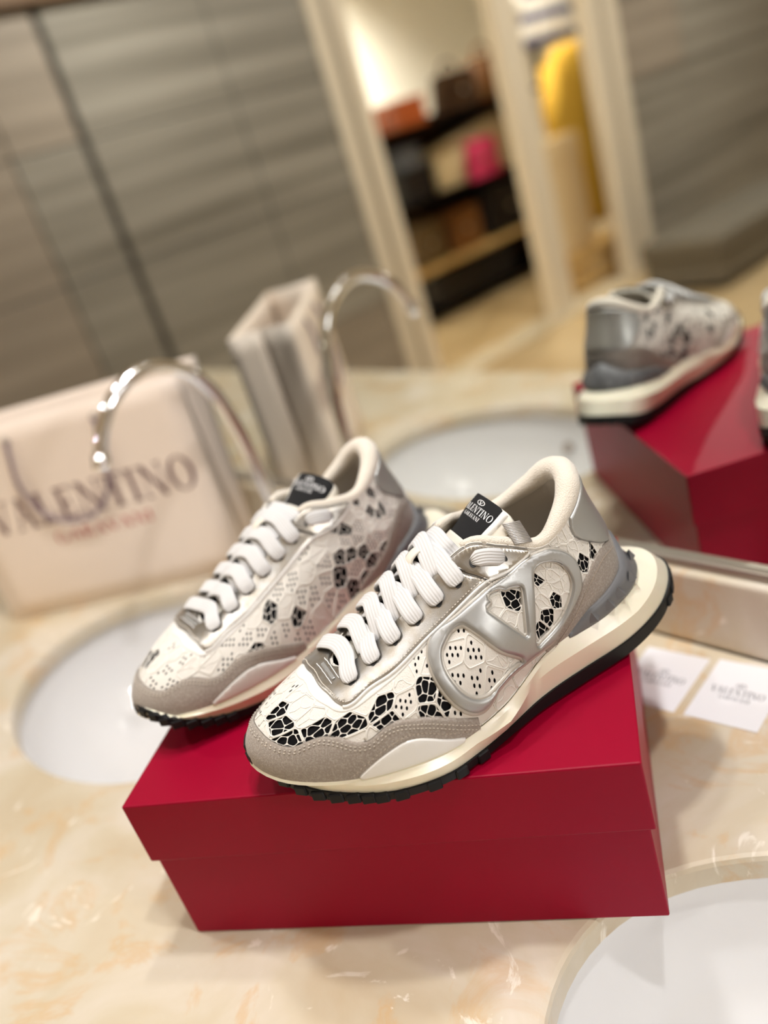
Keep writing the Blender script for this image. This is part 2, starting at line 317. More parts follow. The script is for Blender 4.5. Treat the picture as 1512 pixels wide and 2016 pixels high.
# left wall with the doorway (clear opening y -2.45 .. -4.24)
DY0, DY1, DTOP = -2.36, -4.40, 1.36
bm = bmesh.new()
bm_box(bm, XW-.12, XW, DY0, .05, FLOOR_Z, CEIL); bm_box(bm, XW-.12, XW, YB, DY1, FLOOR_Z, CEIL); bm_box(bm, XW-.12, XW, DY1, DY0, DTOP, CEIL)
wl = struct(from_bm('wall_left', bm, M['joint']))
ycols_a = [(.0, -.715), (-.722, -.998), (-1.032, -1.725), (-1.732, -2.232)]
ycols_b = [(-4.56, -5.25), (-5.257, -5.95), (-5.957, -6.65), (-6.657, -7.35)]
zrows = [(-.74, -.28), (-.274, .282), (.288, .75), (.756, 1.21)]
k = 0
for cols in (ycols_a, ycols_b):
    for ci, (a, b) in enumerate(cols):
        for ri, (z0, z1) in enumerate(zrows):
            m_ = M['tile_b'] if (ci == 0 and cols is ycols_a) or (ci*3+ri*2) % 5 == 4 else M['tile_a']
            box('tile', XW, XW+.012, b, a, z0, z1, m_, wl, bev=.002, seg=1); k += 1
struct(box('baseboard_left', XW, XW+.03, -2.232, 0, FLOOR_Z, -.744, M['cream_paint'], bev=.004))
struct(box('baseboard_left', XW, XW+.05, -7.6, -4.56, FLOOR_Z, -.744, M['white_paint'], bev=.004))
struct(box('trim_1', XW, XW+.05, -2.232, 0, 1.215, CEIL, M['wood_brown'], bev=.004))
struct(box('trim_2', XW, XW+.05, -7.6, -4.56, 1.215, CEIL, M['wood_brown'], bev=.004))
# door frame: two jambs, head, post between the two leaves, threshold
dr = struct(empty('door_1', (XW, -3.35, FLOOR_Z)))
def dpart(name, x0, x1, y0, y1, z0, z1, m, bev=.006):
    o = box(name, x0-XW, x1-XW, y0+3.35, y1+3.35, z0-FLOOR_Z, z1-FLOOR_Z, m, dr, bev); return o
dpart('jamb', XW-.13, XW+.03, -2.45, -2.235, FLOOR_Z, DTOP, M['cream_paint'])
dpart('jamb', XW-.05, XW+.03, -4.555, -4.24, FLOOR_Z, DTOP, M['cream_paint'])
dpart('stop_bead', XW-.02, XW+.045, -2.34, -2.32, FLOOR_Z, DTOP, M['trim_metal'], .003)
dpart('stop_bead', XW-.02, XW+.045, -4.40, -4.38, FLOOR_Z, DTOP, M['trim_metal'], .003)
dpart('head', XW-.13, XW+.03, -4.555, -2.235, DTOP, DTOP+.12, M['cream_paint'])
dpart('post', XW-.09, XW+.0, -3.68, -3.49, FLOOR_Z, DTOP, M['cream_paint'])
dpart('threshold', XW-.14, XW+.06, -4.24, -2.45, FLOOR_Z, FLOOR_Z+.012, M['marble'], .004)
# storeroom beyond the doorway
struct(box('floor_storeroom', XW-2.6, XW-.001, -7.0, -1.9, FLOOR_Z-.1, FLOOR_Z, M['floor']))
struct(box('wall_storeroom_back', XW-2.7, XW-2.6, -7.0, -1.9, FLOOR_Z, CEIL, M['white_paint']))
struct(box('wall_storeroom_side', XW-2.6, XW-.12, -7.0, -6.9, FLOOR_Z, CEIL, M['white_paint']))
struct(box('wall_storeroom_near', XW-2.6, XW-.12, -2.0, -1.9, FLOOR_Z, CEIL, M['white_paint']))
# ------------------------------------------------------------------ vanity counter with two basin cut-outs
CX0, CX1, CY0, CY1, CT = -2.1, 1.25, -.590, -.0135, .02
SINKS = [(-.368, -.296), (.440, -.296)]; SA, SB = .2148, .1560
def ellipse(c, a, b, n=72): return [(c[0]+a*math.cos(2*math.pi*i/n), c[1]+b*math.sin(2*math.pi*i/n)) for i in range(n)]
def counter_mesh():
    loops = [[(CX0, CY0), (CX1, CY0), (CX1, CY1), (CX0, CY1)]]+[ellipse(c, SA+.004, SB+.004) for c in SINKS]
    pts = []; ed = []
    for lp in loops:
        o = len(pts); pts += lp; ed += [(o+i, o+(i+1) % len(lp)) for i in range(len(lp))]
    r = delaunay_2d_cdt([Vector(p) for p in pts], ed, [], 0, 1e-7)
    V2 = np.array([tuple(v) for v in r[0]]); Fc = []
    for f in r[2]:
        c = V2[list(f)].mean(0)
        if all(((c[0]-s[0])/(SA+.004))**2+((c[1]-s[1])/(SB+.004))**2 > .9995 for s in SINKS): Fc.append(tuple(f))
    V = [(x, y, 0) for x, y in V2]; n = len(V)
    V += [(x, y, -CT) for x, y in V2]; F2 = Fc+[tuple(n+i for i in f[::-1]) for f in Fc]
    o = len(V)
    def ring(lps):
        nonlocal V, F2
        base = len(V); m = len(lps[0])
        for lp in lps: V += lp
        for a in range(len(lps)-1):
            for i in range(m):
                j = (i+1) % m; F2.append((base+a*m+i, base+a*m+j, base+(a+1)*m+j, base+(a+1)*m+i))
    for s in SINKS:
        ring([[(x, y, z) for x, y in ellipse(s, SA+d, SB+d)] for d, z in ((.004, 0), (.0012, -.001), (0, -.004), (0, -CT+.001), (.004, -CT))])
    rect = [(CX0, CY0), (CX1, CY0), (CX1, CY1), (CX0, CY1)]
    ring([[(x, y, 0) for x, y in rect], [(x, y, -CT) for x, y in rect]])
    return V, F2
v, f = counter_mesh()
counter = empty('vanity_counter', (0, 0, 0)); tag(counter, 'cream marble vanity counter with two oval basin cut-outs', 'counter')
mesh('worktop', v, f, M['marble'], counter)
box('front_apron', CX0, CX1, CY0, CY0+.02, -.10, -CT-.0005, M['marble'], counter, .002)
bm = bmesh.new(); bm_box(bm, CX0, CX1, -.0135, -.0005, .0005, .0725, .0045, 4); from_bm('backsplash', bm, M['marble'], counter, smooth=False)
cab = empty('vanity_cabinet', (-.425, -.30, FLOOR_Z)); tag(cab, 'plain cream vanity cabinet under the marble counter', 'cabinet')
h_ = -FLOOR_Z-.10
for i in range(6):
    x0 = CX0+.05-(-.425)+i*.541; d_ = box('door', x0+.003, x0+.538, -.27, -.25, .08, h_, M['cream_paint'], cab, .003)
    box('handle', x0+.25, x0+.33, -.283, -.27, h_-.07, h_-.055, M['chrome'], d_, .003)
box('side_panel', CX0+.03+.425, CX0+.05+.425, -.25, .285, 0, h_, M['cream_paint'], cab); box('side_panel', CX1-.05+.425, CX1-.03+.425, -.25, .285, 0, h_, M['cream_paint'], cab)
box('plinth', CX0+.05+.425, CX1-.05+.425, -.22, -.20, 0, .08, M['cream_paint'], cab)
def basin(c, label):
    e = empty('basin', (c[0], c[1], -CT)); tag(e, label, 'sink', 'undermount basins in the marble counter')
    n = 72; prof = [(1.06, -.0008), (1.0, -.0008)]
    for i in range(1, 22):
        u = i/21; a = u*math.pi/2; prof.append((math.cos(a)**.62 if u < 1 else .0, -.0008-.135*math.sin(a)**1.15))
    V = []; Fc = []
    for r, z in prof[:-1]:
        for k in range(n):
            a = 2*math.pi*k/n; V.append(((SA+.006)*r*math.cos(a), (SB+.006)*r*math.sin(a), z))
    for i in range(len(prof)-2):
        for k in range(n):
            l = (k+1) % n; Fc.append((i*n+k, i*n+l, (i+1)*n+l, (i+1)*n+k))
    V.append((0, 0, prof[-1][1])); t0 = (len(prof)-2)*n
    for k in range(n): Fc.append((t0+k, t0+(k+1) % n, len(V)-1))
    b = mesh('bowl', V, Fc, M['porcelain'], e, smooth=True)
    sd = b.modifiers.new('wall', 'SOLIDIFY'); sd.thickness = .006; sd.offset = 1 if False else -1
    v_, f_ = lathe_data([(.001, -.1335), (.020, -.1330), (.024, -.1318), (.024, -.1345)], 24); mesh('drain', v_, f_, M['drain'], e, smooth=True)
    v_, f_ = lathe_data([(.0005, .001), (.006, .0012), (.0085, .0015), (.010, .0006), (.010, -.002)], 20)
    o = mesh('overflow', v_, f_, M['drain'], e, smooth=True); o.location = (.02, -(SB+.006)*.915, -.050); o.rotation_euler = (math.radians(-62), 0, 0)
    return e
basin(SINKS[0], 'white oval basin under the arched chrome faucet'); basin(SINKS[1], 'white oval basin in front of the red box, cut off at the lower right')
mr = tag(box('wall_mirror_glass', -2.1, 1.5, .0, .006, .0812, 1.15, M['mirror']), 'large frameless wall mirror above the marble backsplash', 'mirror'); mr.name = 'mirror'
mt = struct(box('trim_3', -2.1, 1.5, -.007, -.0002, .0727, .0811, M['trim_metal'], bev=.001))
# ------------------------------------------------------------------ storeroom goods seen in the mirror through the doorway
def mk(name, col, rough=.6, **k): M[name] = material(name, col, rough, **k); return M[name]
mk('orange_brown', srgb(176, 84, 30), .5); mk('black_leather', srgb(26, 24, 24), .4); mk('dark_brown', srgb(58, 40, 26), .9, spec=.1); mk('mid_brown', srgb(120, 78, 38), .5)
mk('canvas_beige', srgb(206, 188, 150), .8, bump=(120, .3, .002)); mk('pink_cloth', srgb(214, 60, 110), .7); mk('yellow_cloth', srgb(240, 192, 70), .8); mk('kraft', srgb(222, 196, 152), .7)
mk('rack_dark', (.008, .006, .005, 1), 1.0, spec=0.0); mk('olive_brown', srgb(96, 76, 44), .6); mk('slate', srgb(92, 96, 104), .6); mk('grey_fabric', srgb(112, 106, 94), .9)
# shelf rack
rk = empty('shelf_rack', (-4.15, -4.3, FLOOR_Z)); tag(rk, 'dark shelf rack loaded with bags in the storeroom', 'shelf')
def rp(name, x0, x1, y0, y1, z0, z1, m='wood_light'): return box(name, x0+4.15, x1+4.15, y0+4.3, y1+4.3, z0-FLOOR_Z, z1-FLOOR_Z, M[m], rk, .004)
for y in (-3.40, -5.20):
    for x in (-3.97, -4.33): rp('upright', x-.02, x+.02, y-.02, y+.02, FLOOR_Z, .95, 'dark_brown')
SH = [-.76, -.48, -.04, .43]
for i, z in enumerate(SH): rp('shelf_board', -4.35, -3.93, -5.22, -3.38, z-.03, z, 'wood_light' if i == 1 else 'rack_dark')
rp('back_panel', -4.372, -4.352, -5.22, -3.38, FLOOR_Z+.01, .47, 'dark_brown')
def handbag(label, x, y, z, w, h, d, mat, handle=True, flap=True, tilt=0.0, grp='bags on the storeroom rack'):
    e = empty('handbag', (x, y, z)); e.rotation_euler = (0, 0, math.pi/2); tag(e, label, 'bag', grp)
    bm = bmesh.new(); bm_box(bm, -w/2, w/2, -d/2, d/2, 0, h, min(w, d, h)*.12, 3)
    for v in bm.verts: k = v.co.z/h; v.co.x *= 1-.16*k; v.co.y *= 1-.45*k; v.co.z += tilt*v.co.x*k
    from_bm('body', bm, M[mat], e, True)
    if flap:
        bm = bmesh.new(); bm_box(bm, -w*.44, w*.44, -d*.42-.012, -d*.30, h*.42, h*.98, .008, 2); from_bm('flap', bm, M[mat], e)
        box('clasp', -w*.05, w*.05, -d*.42-.020, -d*.42-.010, h*.44, h*.54, M['trim_metal'], e, .003)
    if handle: tube('handle', [(w*.26*math.cos(a), 0, h*.97+tilt*w*.26*math.cos(a)+w*.26*math.sin(a)) for a in np.linspace(0, math.pi, 16)], .011, M[mat], e, 8)
    return e
def carton(name, label, x, y, z, w, h, d, mat, grp=None, cat='box', lid=True):
    e = empty(name, (x, y, z)); e.rotation_euler = (0, 0, math.pi/2); tag(e, label, cat, grp)
    box('body', -w/2, w/2, -d/2, d/2, 0, h*(.78 if lid else 1), M[mat], e, .006)
    if lid: box('lid', -w/2-.006, w/2+.006, -d/2-.006, d/2+.006, h*.781, h, M[mat], e, .006)
    return e
X = -4.14
carton('gift_box', 'orange brown lidded box on the top shelf of the rack', X, -3.86, SH[3]+.001, .27, .18, .24, 'orange_brown')
handbag('dark brown handbag on the top shelf beside the orange box', X, -4.42, SH[3]+.001, .32, .26, .22, 'dark_brown')
handbag('tan brown handbag at the end of the top shelf', X, -4.80, SH[3]+.001, .34, .30, .22, 'mid_brown')
carton('hat_box', 'black lidded box under the orange box', X, -3.74, SH[2]+.001, .30, .22, .30, 'black_leather')
handbag('slate grey pouch bag standing on the black box', -4.08, -3.74, SH[2]+.222, .24, .14, .14, 'slate', handle=False)
handbag('large beige canvas tote on the middle shelf', -4.14, -4.40, SH[2]+.001, .92, .34, .26, 'canvas_beige', handle=False, flap=False, tilt=-.14)
handbag('bright pink handbag in front of the beige tote', -3.96, -4.36, SH[2]+.001, .32, .26, .07, 'pink_cloth', handle=False)
handbag('olive brown satchel on the lower shelf', X, -3.74, SH[1]+.001, .30, .30, .26, 'olive_brown')
handbag('brown leather handbag at the middle of the lower shelf', X, -4.12, SH[1]+.001, .34, .30, .26, 'mid_brown', handle=False)
handbag('black leather tote on the lower shelf next to the post', X, -4.62, SH[1]+.001, .50, .36, .28, 'black_leather', handle=False)
carton('storage_box', 'black storage box on the bottom shelf of the rack', X, -4.05, SH[0]+.001, .85, .21, .34, 'black_leather', lid=False)
# clothes rail with two hanging garments, carton and crate right of the post
cr = empty('clothes_rail', (-3.78, -4.95, FLOOR_Z)); tag(cr, 'thin metal clothes rail holding the yellow coat', 'clothes rail')
tube('rail', [(0, -.60, 2.05), (0, .23, 2.05)], .014, M['chrome'], cr, 10)
for y in (-.60, .23): tube('stand', [(0, y, .0), (0, y, 2.05)], .014, M['chrome'], cr, 10); box('foot', -.03, .03, y-.02, y+.02, 0, .03, M['chrome'], cr, .004)
def garment(name, label, x, y, ztop, zbot, w0, w1, d, mat, seed, mats=None, band=None):
    e = empty(name, (x, y, zbot)); tag(e, label, 'clothing'); rng = np.random.default_rng(seed); L = []; n = 64; rows = 22
    for j in range(rows):
        k = j/(rows-1); w = w1+(w0-w1)*k; w *= 1-.55*max(0, (k-.86)/.14)**1.5; lp = []
        for i in range(n):
            a = 2*math.pi*i/n; fold = 1+.16*(1-k*.7)*math.sin(9*a+seed)+.05*math.sin(17*a+1.3)
            lp.append((d/2*math.sin(a)*fold, w/2*math.cos(a)*(1+.03*math.sin(7*k+a)), (ztop-zbot)*k))
        L.append(np.array(lp))
    V, Fc = loft_closed(L); fm = None
    if band: fm = [band(V[list(f)].mean(0)[2]) for f in Fc]
    mesh('cloth', V, Fc, M[mat], e, True, mats, fm)
    tube('hanger_hook', [(0, 0, ztop-zbot-.01), (0, 0, ztop-zbot+.06), (0, .02, ztop-zbot+.085), (0, .035, ztop-zbot+.07)], .004, M['chrome'], e, 6)
    for s in (-1, 1): tube('sleeve', [(0, s*w0*.40, (ztop-zbot)*.90), (.03, s*w0*.56, (ztop-zbot)*.66), (.05, s*w0*.60, (ztop-zbot)*.42)], [.07, .065, .05], M[mat], e, 10)
    return e
def loft_closed(L):
    n = len(L[0]); V = np.vstack(L); Fc = [(i*n+k, i*n+(k+1) % n, (i+1)*n+(k+1) % n, (i+1)*n+k) for i in range(len(L)-1) for k in range(n)]
    Fc += [tuple(range(n-1, -1, -1)), tuple((len(L)-1)*n+k for k in range(n))]; return V, Fc
mk('navy_cloth', srgb(70, 74, 120), .8); mk('white_cloth', srgb(238, 234, 230), .8)
garment('yellow_coat', 'long golden yellow coat hanging beyond the post', -3.46, -4.92, .63, -.55, .66, .62, .22, 'yellow_cloth', 3)
garment('striped_shirt', 'navy and white striped shirt hung above the yellow coat', -3.62, -4.90, 1.10, .665, .62, .64, .20, 'white_cloth', 8, [M['navy_cloth']], lambda z: 1 if (z % .15) < .055 else 0)
carton('moving_carton', 'pale kraft carton standing by the post under the yellow coat', -3.14, -4.12, FLOOR_Z+.265, .34, .70, .14, 'kraft', lid=True)
ct = empty('wooden_crate', (-3.14, -4.28, FLOOR_Z)); tag(ct, 'slatted pine crate on the storeroom floor', 'crate')
for k in range(3):
    for s in (-1, 1):
        box('slat', -.13, .13, s*.30-.008, s*.30+.008, .02+k*.08, .08+k*.08, M['wood_light'], ct, .003); box('slat', s*.13-.008, s*.13+.008, -.29, .29, .02+k*.08, .08+k*.08, M['wood_light'], ct, .003)
box('top_board', -.14, .14, -.31, .31, .245, .263, M['wood_light'], ct, .003)
# grey bench against the left wall, seen at the right edge of the mirror
bn_ = empty('bench', (-2.20, -4.55, FLOOR_Z)); tag(bn_, 'dark grey upholstered low bench reflected at the right', 'bench')
box('cushion', -.25, .25, -.72, .72, .20, .30, M['grey_fabric'], bn_, .02, 3); box('bench_base', -.24, .24, -.70, .70, .04, .199, M['grey_fabric'], bn_, .01)
for sx in (-1, 1):
    for sy in (-1, 1): box('foot', sx*.20-.02, sx*.20+.02, sy*.62-.02, sy*.62+.02, 0, .0395, M['black_leather'], bn_, .003)
# ------------------------------------------------------------------ lamp fixtures
for i, ((x, y), p, w_) in enumerate(DOWNLIGHTS):
    e = empty('downlight', (x, y, CEIL)); tag(e, 'small round recessed ceiling downlight '+w_, 'light', 'ceiling downlights')
    v, f = lathe_data([(.050, -.002), (.050, -.010), (.062, -.010), (.066, -.001)], 28); mesh('trim_ring', v, f, M['trim_metal'], e, True)
    v, f = lathe_data([(.0005, -.004), (.049, -.004), (.049, -.0005)], 28); mesh('lens', v, f, M['white_paint'], e, True)
for x, y, p in FILL_PANELS:
    e = empty('added_fill_panel', (x, y, CEIL)); tag(e, 'unseen white ceiling panel added for soft fill light', 'light', 'added fill light panels')
    box('frame', -.60, .60, -.30, .30, -.022, -.0005, M['white_paint'], e, .004); box('diffuser', -.58, .58, -.28, .28, -.026, -.0225, M['ceiling'], e)
e = empty('storeroom_light', (STORE[0], STORE[1], CEIL)); tag(e, 'white ceiling light panel of the storeroom', 'light'); box('frame', -.17, .17, -.32, .32, -.03, -.0005, M['white_paint'], e, .004); box('diffuser', -.15, .15, -.30, .30, -.035, -.0305, M['ceiling'], e)
e = empty('bounce_lamp_fitting', (-.02, .0068, 1.30)); tag(e, 'small chrome lamp added above the mirror to stand in for its reflected light', 'light')
v, f = lathe_data([(.0005, .0), (.035, .0), (.035, .012), (.0005, .014)], 24); o = mesh('wall_plate', v, f, M['chrome'], e, True); o.rotation_euler = (math.radians(90), 0, 0)
tube('arm', [(0, -.01, 0), (0, -.05, .01), (0, -.078, .0)], .006, M['chrome'], e, 8)
v, f = lathe_data([(.012, .006), (.030, -.006), (.042, -.034), (.040, -.034), (.028, -.008), (.010, .003)], 24); o = mesh('lamp_shade', v, f, M['chrome'], e, True); o.location = (0, -.082, -.002); o.rotation_euler = (math.radians(-14), 0, 0)
e = empty('side_light', (SIDE[0], SIDE[1], 0)); tag(e, 'frosted vanity lamp on a post at the right end of the counter', 'lamp'); o = e
v, f = lathe_data([(.0005, .0005), (.05, .0005), (.05, .012), (.0005, .014)], 24); 
e.location = (SIDE[0]-.215, SIDE[1], 0)
mesh('foot', v, f, M['chrome'], e, True); tube('post', [(.0, 0, .012), (.0, 0, .30), (.10, 0, .46), (.20, 0, .52)], .008, M['chrome'], e, 10)
box('lamp_head', .20, .23, -.09, .09, SIDE[2]-.10, SIDE[2]+.10, M['white_paint'], e, .006)
e = empty('coat_fill_downlight', (-3.2, -4.6, CEIL)); tag(e, 'round downlight added to light the yellow coat', 'light')
v, f = lathe_data([(.050, -.002), (.050, -.010), (.062, -.010), (.066, -.001)], 28); mesh('trim_ring', v, f, M['trim_metal'], e, True); v, f = lathe_data([(.0005, -.004), (.049, -.004), (.049, -.0005)], 28); mesh('lens', v, f, M['white_paint'], e, True)
# ------------------------------------------------------------------ lettering (built from strokes: thick stems, thin hairlines, serifs)
def glyph(ch):
    T, h, s = .17, .055, .05; Q = []
    def dia(x0, y0, x1, y1, w): Q.append([(x0-w/2, y0), (x0+w/2, y0), (x1+w/2, y1), (x1-w/2, y1)])
    def rect(x0, x1, y0, y1): Q.append([(x0, y0), (x1, y0), (x1, y1), (x0, y1)])
    def ser(x, y, l=.34): rect(x-l/2, x+l/2, y, y+s) if y < .5 else rect(x-l/2, x+l/2, y-s, y)
    def ring(cx, cy, rx, ry, ix, iy, a0=0, a1=360, n=20):
        for i in range(n):
            a, b = (math.radians(a0+(a1-a0)*k/n) for k in (i, i+1))
            Q.append([(cx+ix*math.cos(a), cy+iy*math.sin(a)), (cx+rx*math.cos(a), cy+ry*math.sin(a)), (cx+rx*math.cos(b), cy+ry*math.sin(b)), (cx+ix*math.cos(b), cy+iy*math.sin(b))])
    if ch == 'V': dia(.16, 1, .46, 0, T); dia(.80, 1, .48, 0, h); ser(.16, 1); ser(.80, 1, .26); adv = .90
    elif ch == 'A': dia(.44, 1, .14, 0, h); dia(.42, 1, .74, 0, T); rect(.24, .62, .32, .32+s); ser(.14, 0, .26); ser(.74, 0); adv = .92
    elif ch == 'L': dia(.22, 1, .22, 0, T); ser(.22, 1); rect(.08, .70, 0, s); dia(.68, 0, .70, .28, h); adv = .78
    elif ch == 'E': dia(.22, 1, .22, 0, T); rect(.08, .66, 0, s); rect(.08, .64, 1-s, 1); rect(.22, .50, .49, .49+s); dia(.65, 0, .67, .26, h); dia(.63, 1, .64, .78, h); dia(.50, .40, .50, .62, h); adv = .78
    elif ch == 'N': dia(.18, 1, .18, 0, h); dia(.20, 1, .80, 0, T); dia(.82, 1, .82, 0, h); ser(.14, 1, .24); ser(.18, 0, .24); ser(.82, 1, .24); adv = 1.0
    elif ch == 'T': dia(.42, 1, .42, 0, T); ser(.42, 0); rect(.06, .78, 1-s, 1); dia(.07, 1, .06, .74, h); dia(.77, 1, .78, .74, h); adv = .84
    elif ch == 'I': dia(.22, 1, .22, 0, T); ser(.22, 0); ser(.22, 1); adv = .44
    elif ch == 'O': ring(.50, .5, .46, .52, .29, .48); adv = 1.0
    elif ch == 'G': ring(.48, .5, .44, .52, .28, .47, 50, 335); dia(.80, .02, .80, .44, T*.8); ser(.80, .46, .30); adv = .98
    elif ch == 'R': dia(.22, 1, .22, 0, T); ser(.22, 0); rect(.08, .40, 1-s, 1); rect(.22, .42, .46, .46+s); ring(.40, .74, .28, .26, .12, .21, -90, 90, 12); dia(.42, .47, .76, 0, T); adv = .86
    else: adv = .4
    return Q, adv
def text_data(txt, height, fn, center=True, squeeze=1.0, lift=0.0):
    """quads of the text, mapped by fn(x, y) -> 3D; returns verts, faces"""
    V = []; Fc = []; x = 0; items = []
    for ch in txt:
        q, a = glyph(ch); items.append((x, q)); x += a+.03
    off = x/2 if center else 0
    for x0, qs in items:
        for q in qs:
            o = len(V); V += [fn(((px+x0)-off)*height*squeeze, py*height) for px, py in q]; Fc.append((o, o+1, o+2, o+3))
    return np.array(V), Fc
def logo_data(size, fn):
    """V inside a flattened ring"""
    V = []; Fc = []; n = 28
    def add(q): o = len(V); V.extend(fn(a*size, b*size) for a, b in q); Fc.append((o, o+1, o+2, o+3))
    for i in range(n):
        a, b = 2*math.pi*i/n, 2*math.pi*(i+1)/n
        add([(.82*math.cos(a), .46*math.sin(a)), (1.0*math.cos(a), .58*math.sin(a)), (1.0*math.cos(b), .58*math.sin(b)), (.82*math.cos(b), .46*math.sin(b))])
    add([(-.42, .34), (-.20, .34), (.12, -.48), (-.04, -.48)]); add([(.34, .34), (.44, .34), (.10, -.48), (.0, -.48)])
    return np.array(V), Fc
# ------------------------------------------------------------------ red shoe box
BYAW = math.radians(36.524); BW, BD, BH, LID = .33, .254, .1244, .050
def box_pt(x, y): return (math.cos(BYAW)*x-math.sin(BYAW)*y, -.4539+math.sin(BYAW)*x+math.cos(BYAW)*y)
cxy = box_pt(BW/2, BD/2)
sb = empty('shoe_box', (cxy[0], cxy[1], .0006), BYAW); tag(sb, 'crimson red lidded shoe box under the two sneakers', 'box')
def shell(name, x, y, z0, z1, open_top, mat, parent, th=.002, bev=.0011):
    bm = bmesh.new(); bm_box(bm, -x, x, -y, y, z0, z1, bev, 2)
    zz = z1 if open_top else z0
    fs = [f for f in bm.faces if all(abs(v.co.z-zz) < bev*.5 for v in f.verts)]; bmesh.ops.delete(bm, geom=fs, context='FACES')
    o = from_bm(name, bm, mat, parent); s = o.modifiers.new('board', 'SOLIDIFY'); s.thickness = th; s.offset = -1; return o
IN = .0032
shell('base', BW/2-IN, BD/2-IN, 0, BH-.004, True, M['box_red'], sb)
shell('lid', BW/2, BD/2, BH-LID, BH, False, M['box_red'], sb)
# ------------------------------------------------------------------ faucet
fx, fy = -.39, -.062
fc = empty('faucet', (fx, fy, 0)); tag(fc, 'arched chrome gooseneck faucet in front of the paper bag', 'faucet')
neck = smooth_path([(0, 0, .012), (0, -.004, .08), (0, -.010, .16), (0, -.016, .21), (0, -.026, .252), (0, -.046, .284), (0, -.076, .303), (0, -.108, .306), (0, -.140, .292), (0, -.164, .268), (0, -.178, .243)], 60)
tube('neck', neck, np.interp(np.linspace(0, 1, 60), [0, .1, 1], [.0125, .0088, .0080]), M['chrome'], fc, 18)
v, f = lathe_data([(.0005, 0.0004), (.027, .0004), (.027, .005), (.024, .009), (.016, .013), (.013, .022), (.0005, .022)], 28); mesh('base_flange', v, f, M['chrome'], fc, True)
tube('aerator', [(0, -.177, .2445), (0, -.184, .229)], .0100, M['chrome'], fc, 18)
tube('lever', smooth_path([(.010, -.002, .050), (.030, -.002, .060), (.062, -.004, .086)], 12), np.linspace(.0055, .0035, 12), M['chrome'], fc, 10)
# ------------------------------------------------------------------ paper carrier bag
bu = np.array([.697, .717, 0]); bn = np.array([.717, -.697, 0]); ang = math.atan2(.6896, .7242)
pb = empty('paper_bag', (-.7245, -.3425, 0), ang); tag(pb, 'pale blush paper carrier bag with plum lettering behind the faucet', 'bag')
BWd, BDp, BHt = .362, .095, .274            # local x along the face, y into the depth (away from the camera), z up
def bag_panel(name, pts, mat=M['bag'], nx=10, nz=10, wob=.0015, seed=0):
    """paper sheet between four corners with slight waviness and real thickness"""
    a, b, c, d = [np.array(p, float) for p in pts]; rng = np.random.default_rng(seed); ph = rng.uniform(0, 6, 4)
    n = np.cross(b-a, d-a); n /= np.linalg.norm(n); V = []
    for i in range(nx+1):
        for j in range(nz+1):
            x, z = i/nx, j/nz; p = a*(1-x)*(1-z)+b*x*(1-z)+c*x*z+d*(1-x)*z
            e = math.sin(math.pi*x)*math.sin(math.pi*z); V.append(p+n*wob*e*(math.sin(5*x+ph[0])+math.sin(4*z+ph[1]+3*x)))
    o = mesh(name, V, grid_faces_(nx+1, nz+1), mat, pb, True); s = o.modifiers.new('paper', 'SOLIDIFY'); s.thickness = .0006; s.offset = 0; return o
def grid_faces_(na, nb): return [(i*nb+j, (i+1)*nb+j, (i+1)*nb+j+1, i*nb+j+1) for i in range(na-1) for j in range(nb-1)]
w0, w1 = BWd-.012, BWd
bag_panel('front_panel', [(0, 0, .001), (w0, 0, .001), (w1, .004, BHt), (0, .004, BHt)], seed=1, wob=.0)
bag_panel('back_panel', [(0, BDp, .001), (w0, BDp, .001), (w1, BDp-.004, BHt), (0, BDp-.004, BHt)], seed=2, wob=.003)
for x0, x1, k in ((0, 0, -1), (w0, w1, 1)):
    dp = .014
    bag_panel('gusset', [(x0, .0005, .001), (x0-k*.002, BDp/2, .001), (x1-k*dp, BDp/2, BHt), (x1, .004, BHt)], nx=4, wob=0)
    bag_panel('gusset', [(x0-k*.002, BDp/2, .001), (x0, BDp-.0005, .001), (x1, BDp-.004, BHt), (x1-k*dp, BDp/2, BHt)], nx=4, wob=0)
bag_panel('bottom', [(0, 0, .001), (w0, 0, .001), (w0, BDp, .001), (0, BDp, .001)], nx=2, nz=2, wob=0)
bag_panel('turned_hem', [(.001, .0052, BHt-.045), (w1-.002, .0052, BHt-.045), (w1-.002, .0052, BHt), (.001, .0052, BHt)], M['bag_in'], 4, 2, 0)
fm = lambda cx, z0: (lambda x, y: (cx+x, .004*(z0+y)/BHt-.0008, z0+y))
v, f = text_data('VALENTINO', .0455, fm(.1880, .1285), squeeze=.845); mesh('brand_lettering', v, f, M['bag_ink'], pb)
v, f = text_data('GARAVANI', .0160, fm(.189, .0985), squeeze=1.26); mesh('small_lettering', v, f, M['bag_red'], pb)
tube('cord_handle', smooth_path([(.113, .002, .250), (.112, -.003, .233), (.107, -.006, .19), (.120, -.0065, .148), (.152, -.0065, .128), (.19, -.0065, .130), (.220, -.006, .157), (.236, -.004, .20), (.240, -.003, .233), (.240, .002, .250)], 50), .0030, M['bag_cord'], pb, 8)
tube('cord_handle', smooth_path([(.113, BDp-.004, .250), (.112, BDp+.003, .233), (.115, BDp+.006, .20), (.150, BDp+.0065, .15), (.20, BDp+.0065, .148), (.240, BDp+.006, .19), (.240, BDp+.003, .233), (.240, BDp-.004, .250)], 40), .0030, M['bag_cord'], pb, 8)
for x in (.113, .240):
    v, f = lathe_data([(.0032, 0), (.0058, 0), (.0058, .0010), (.0032, .0014)], 16); o = mesh('eyelet', v, f, M['trim_metal'], pb, True); o.location = (x, .0032, .250); o.rotation_euler = (math.radians(90), 0, 0)
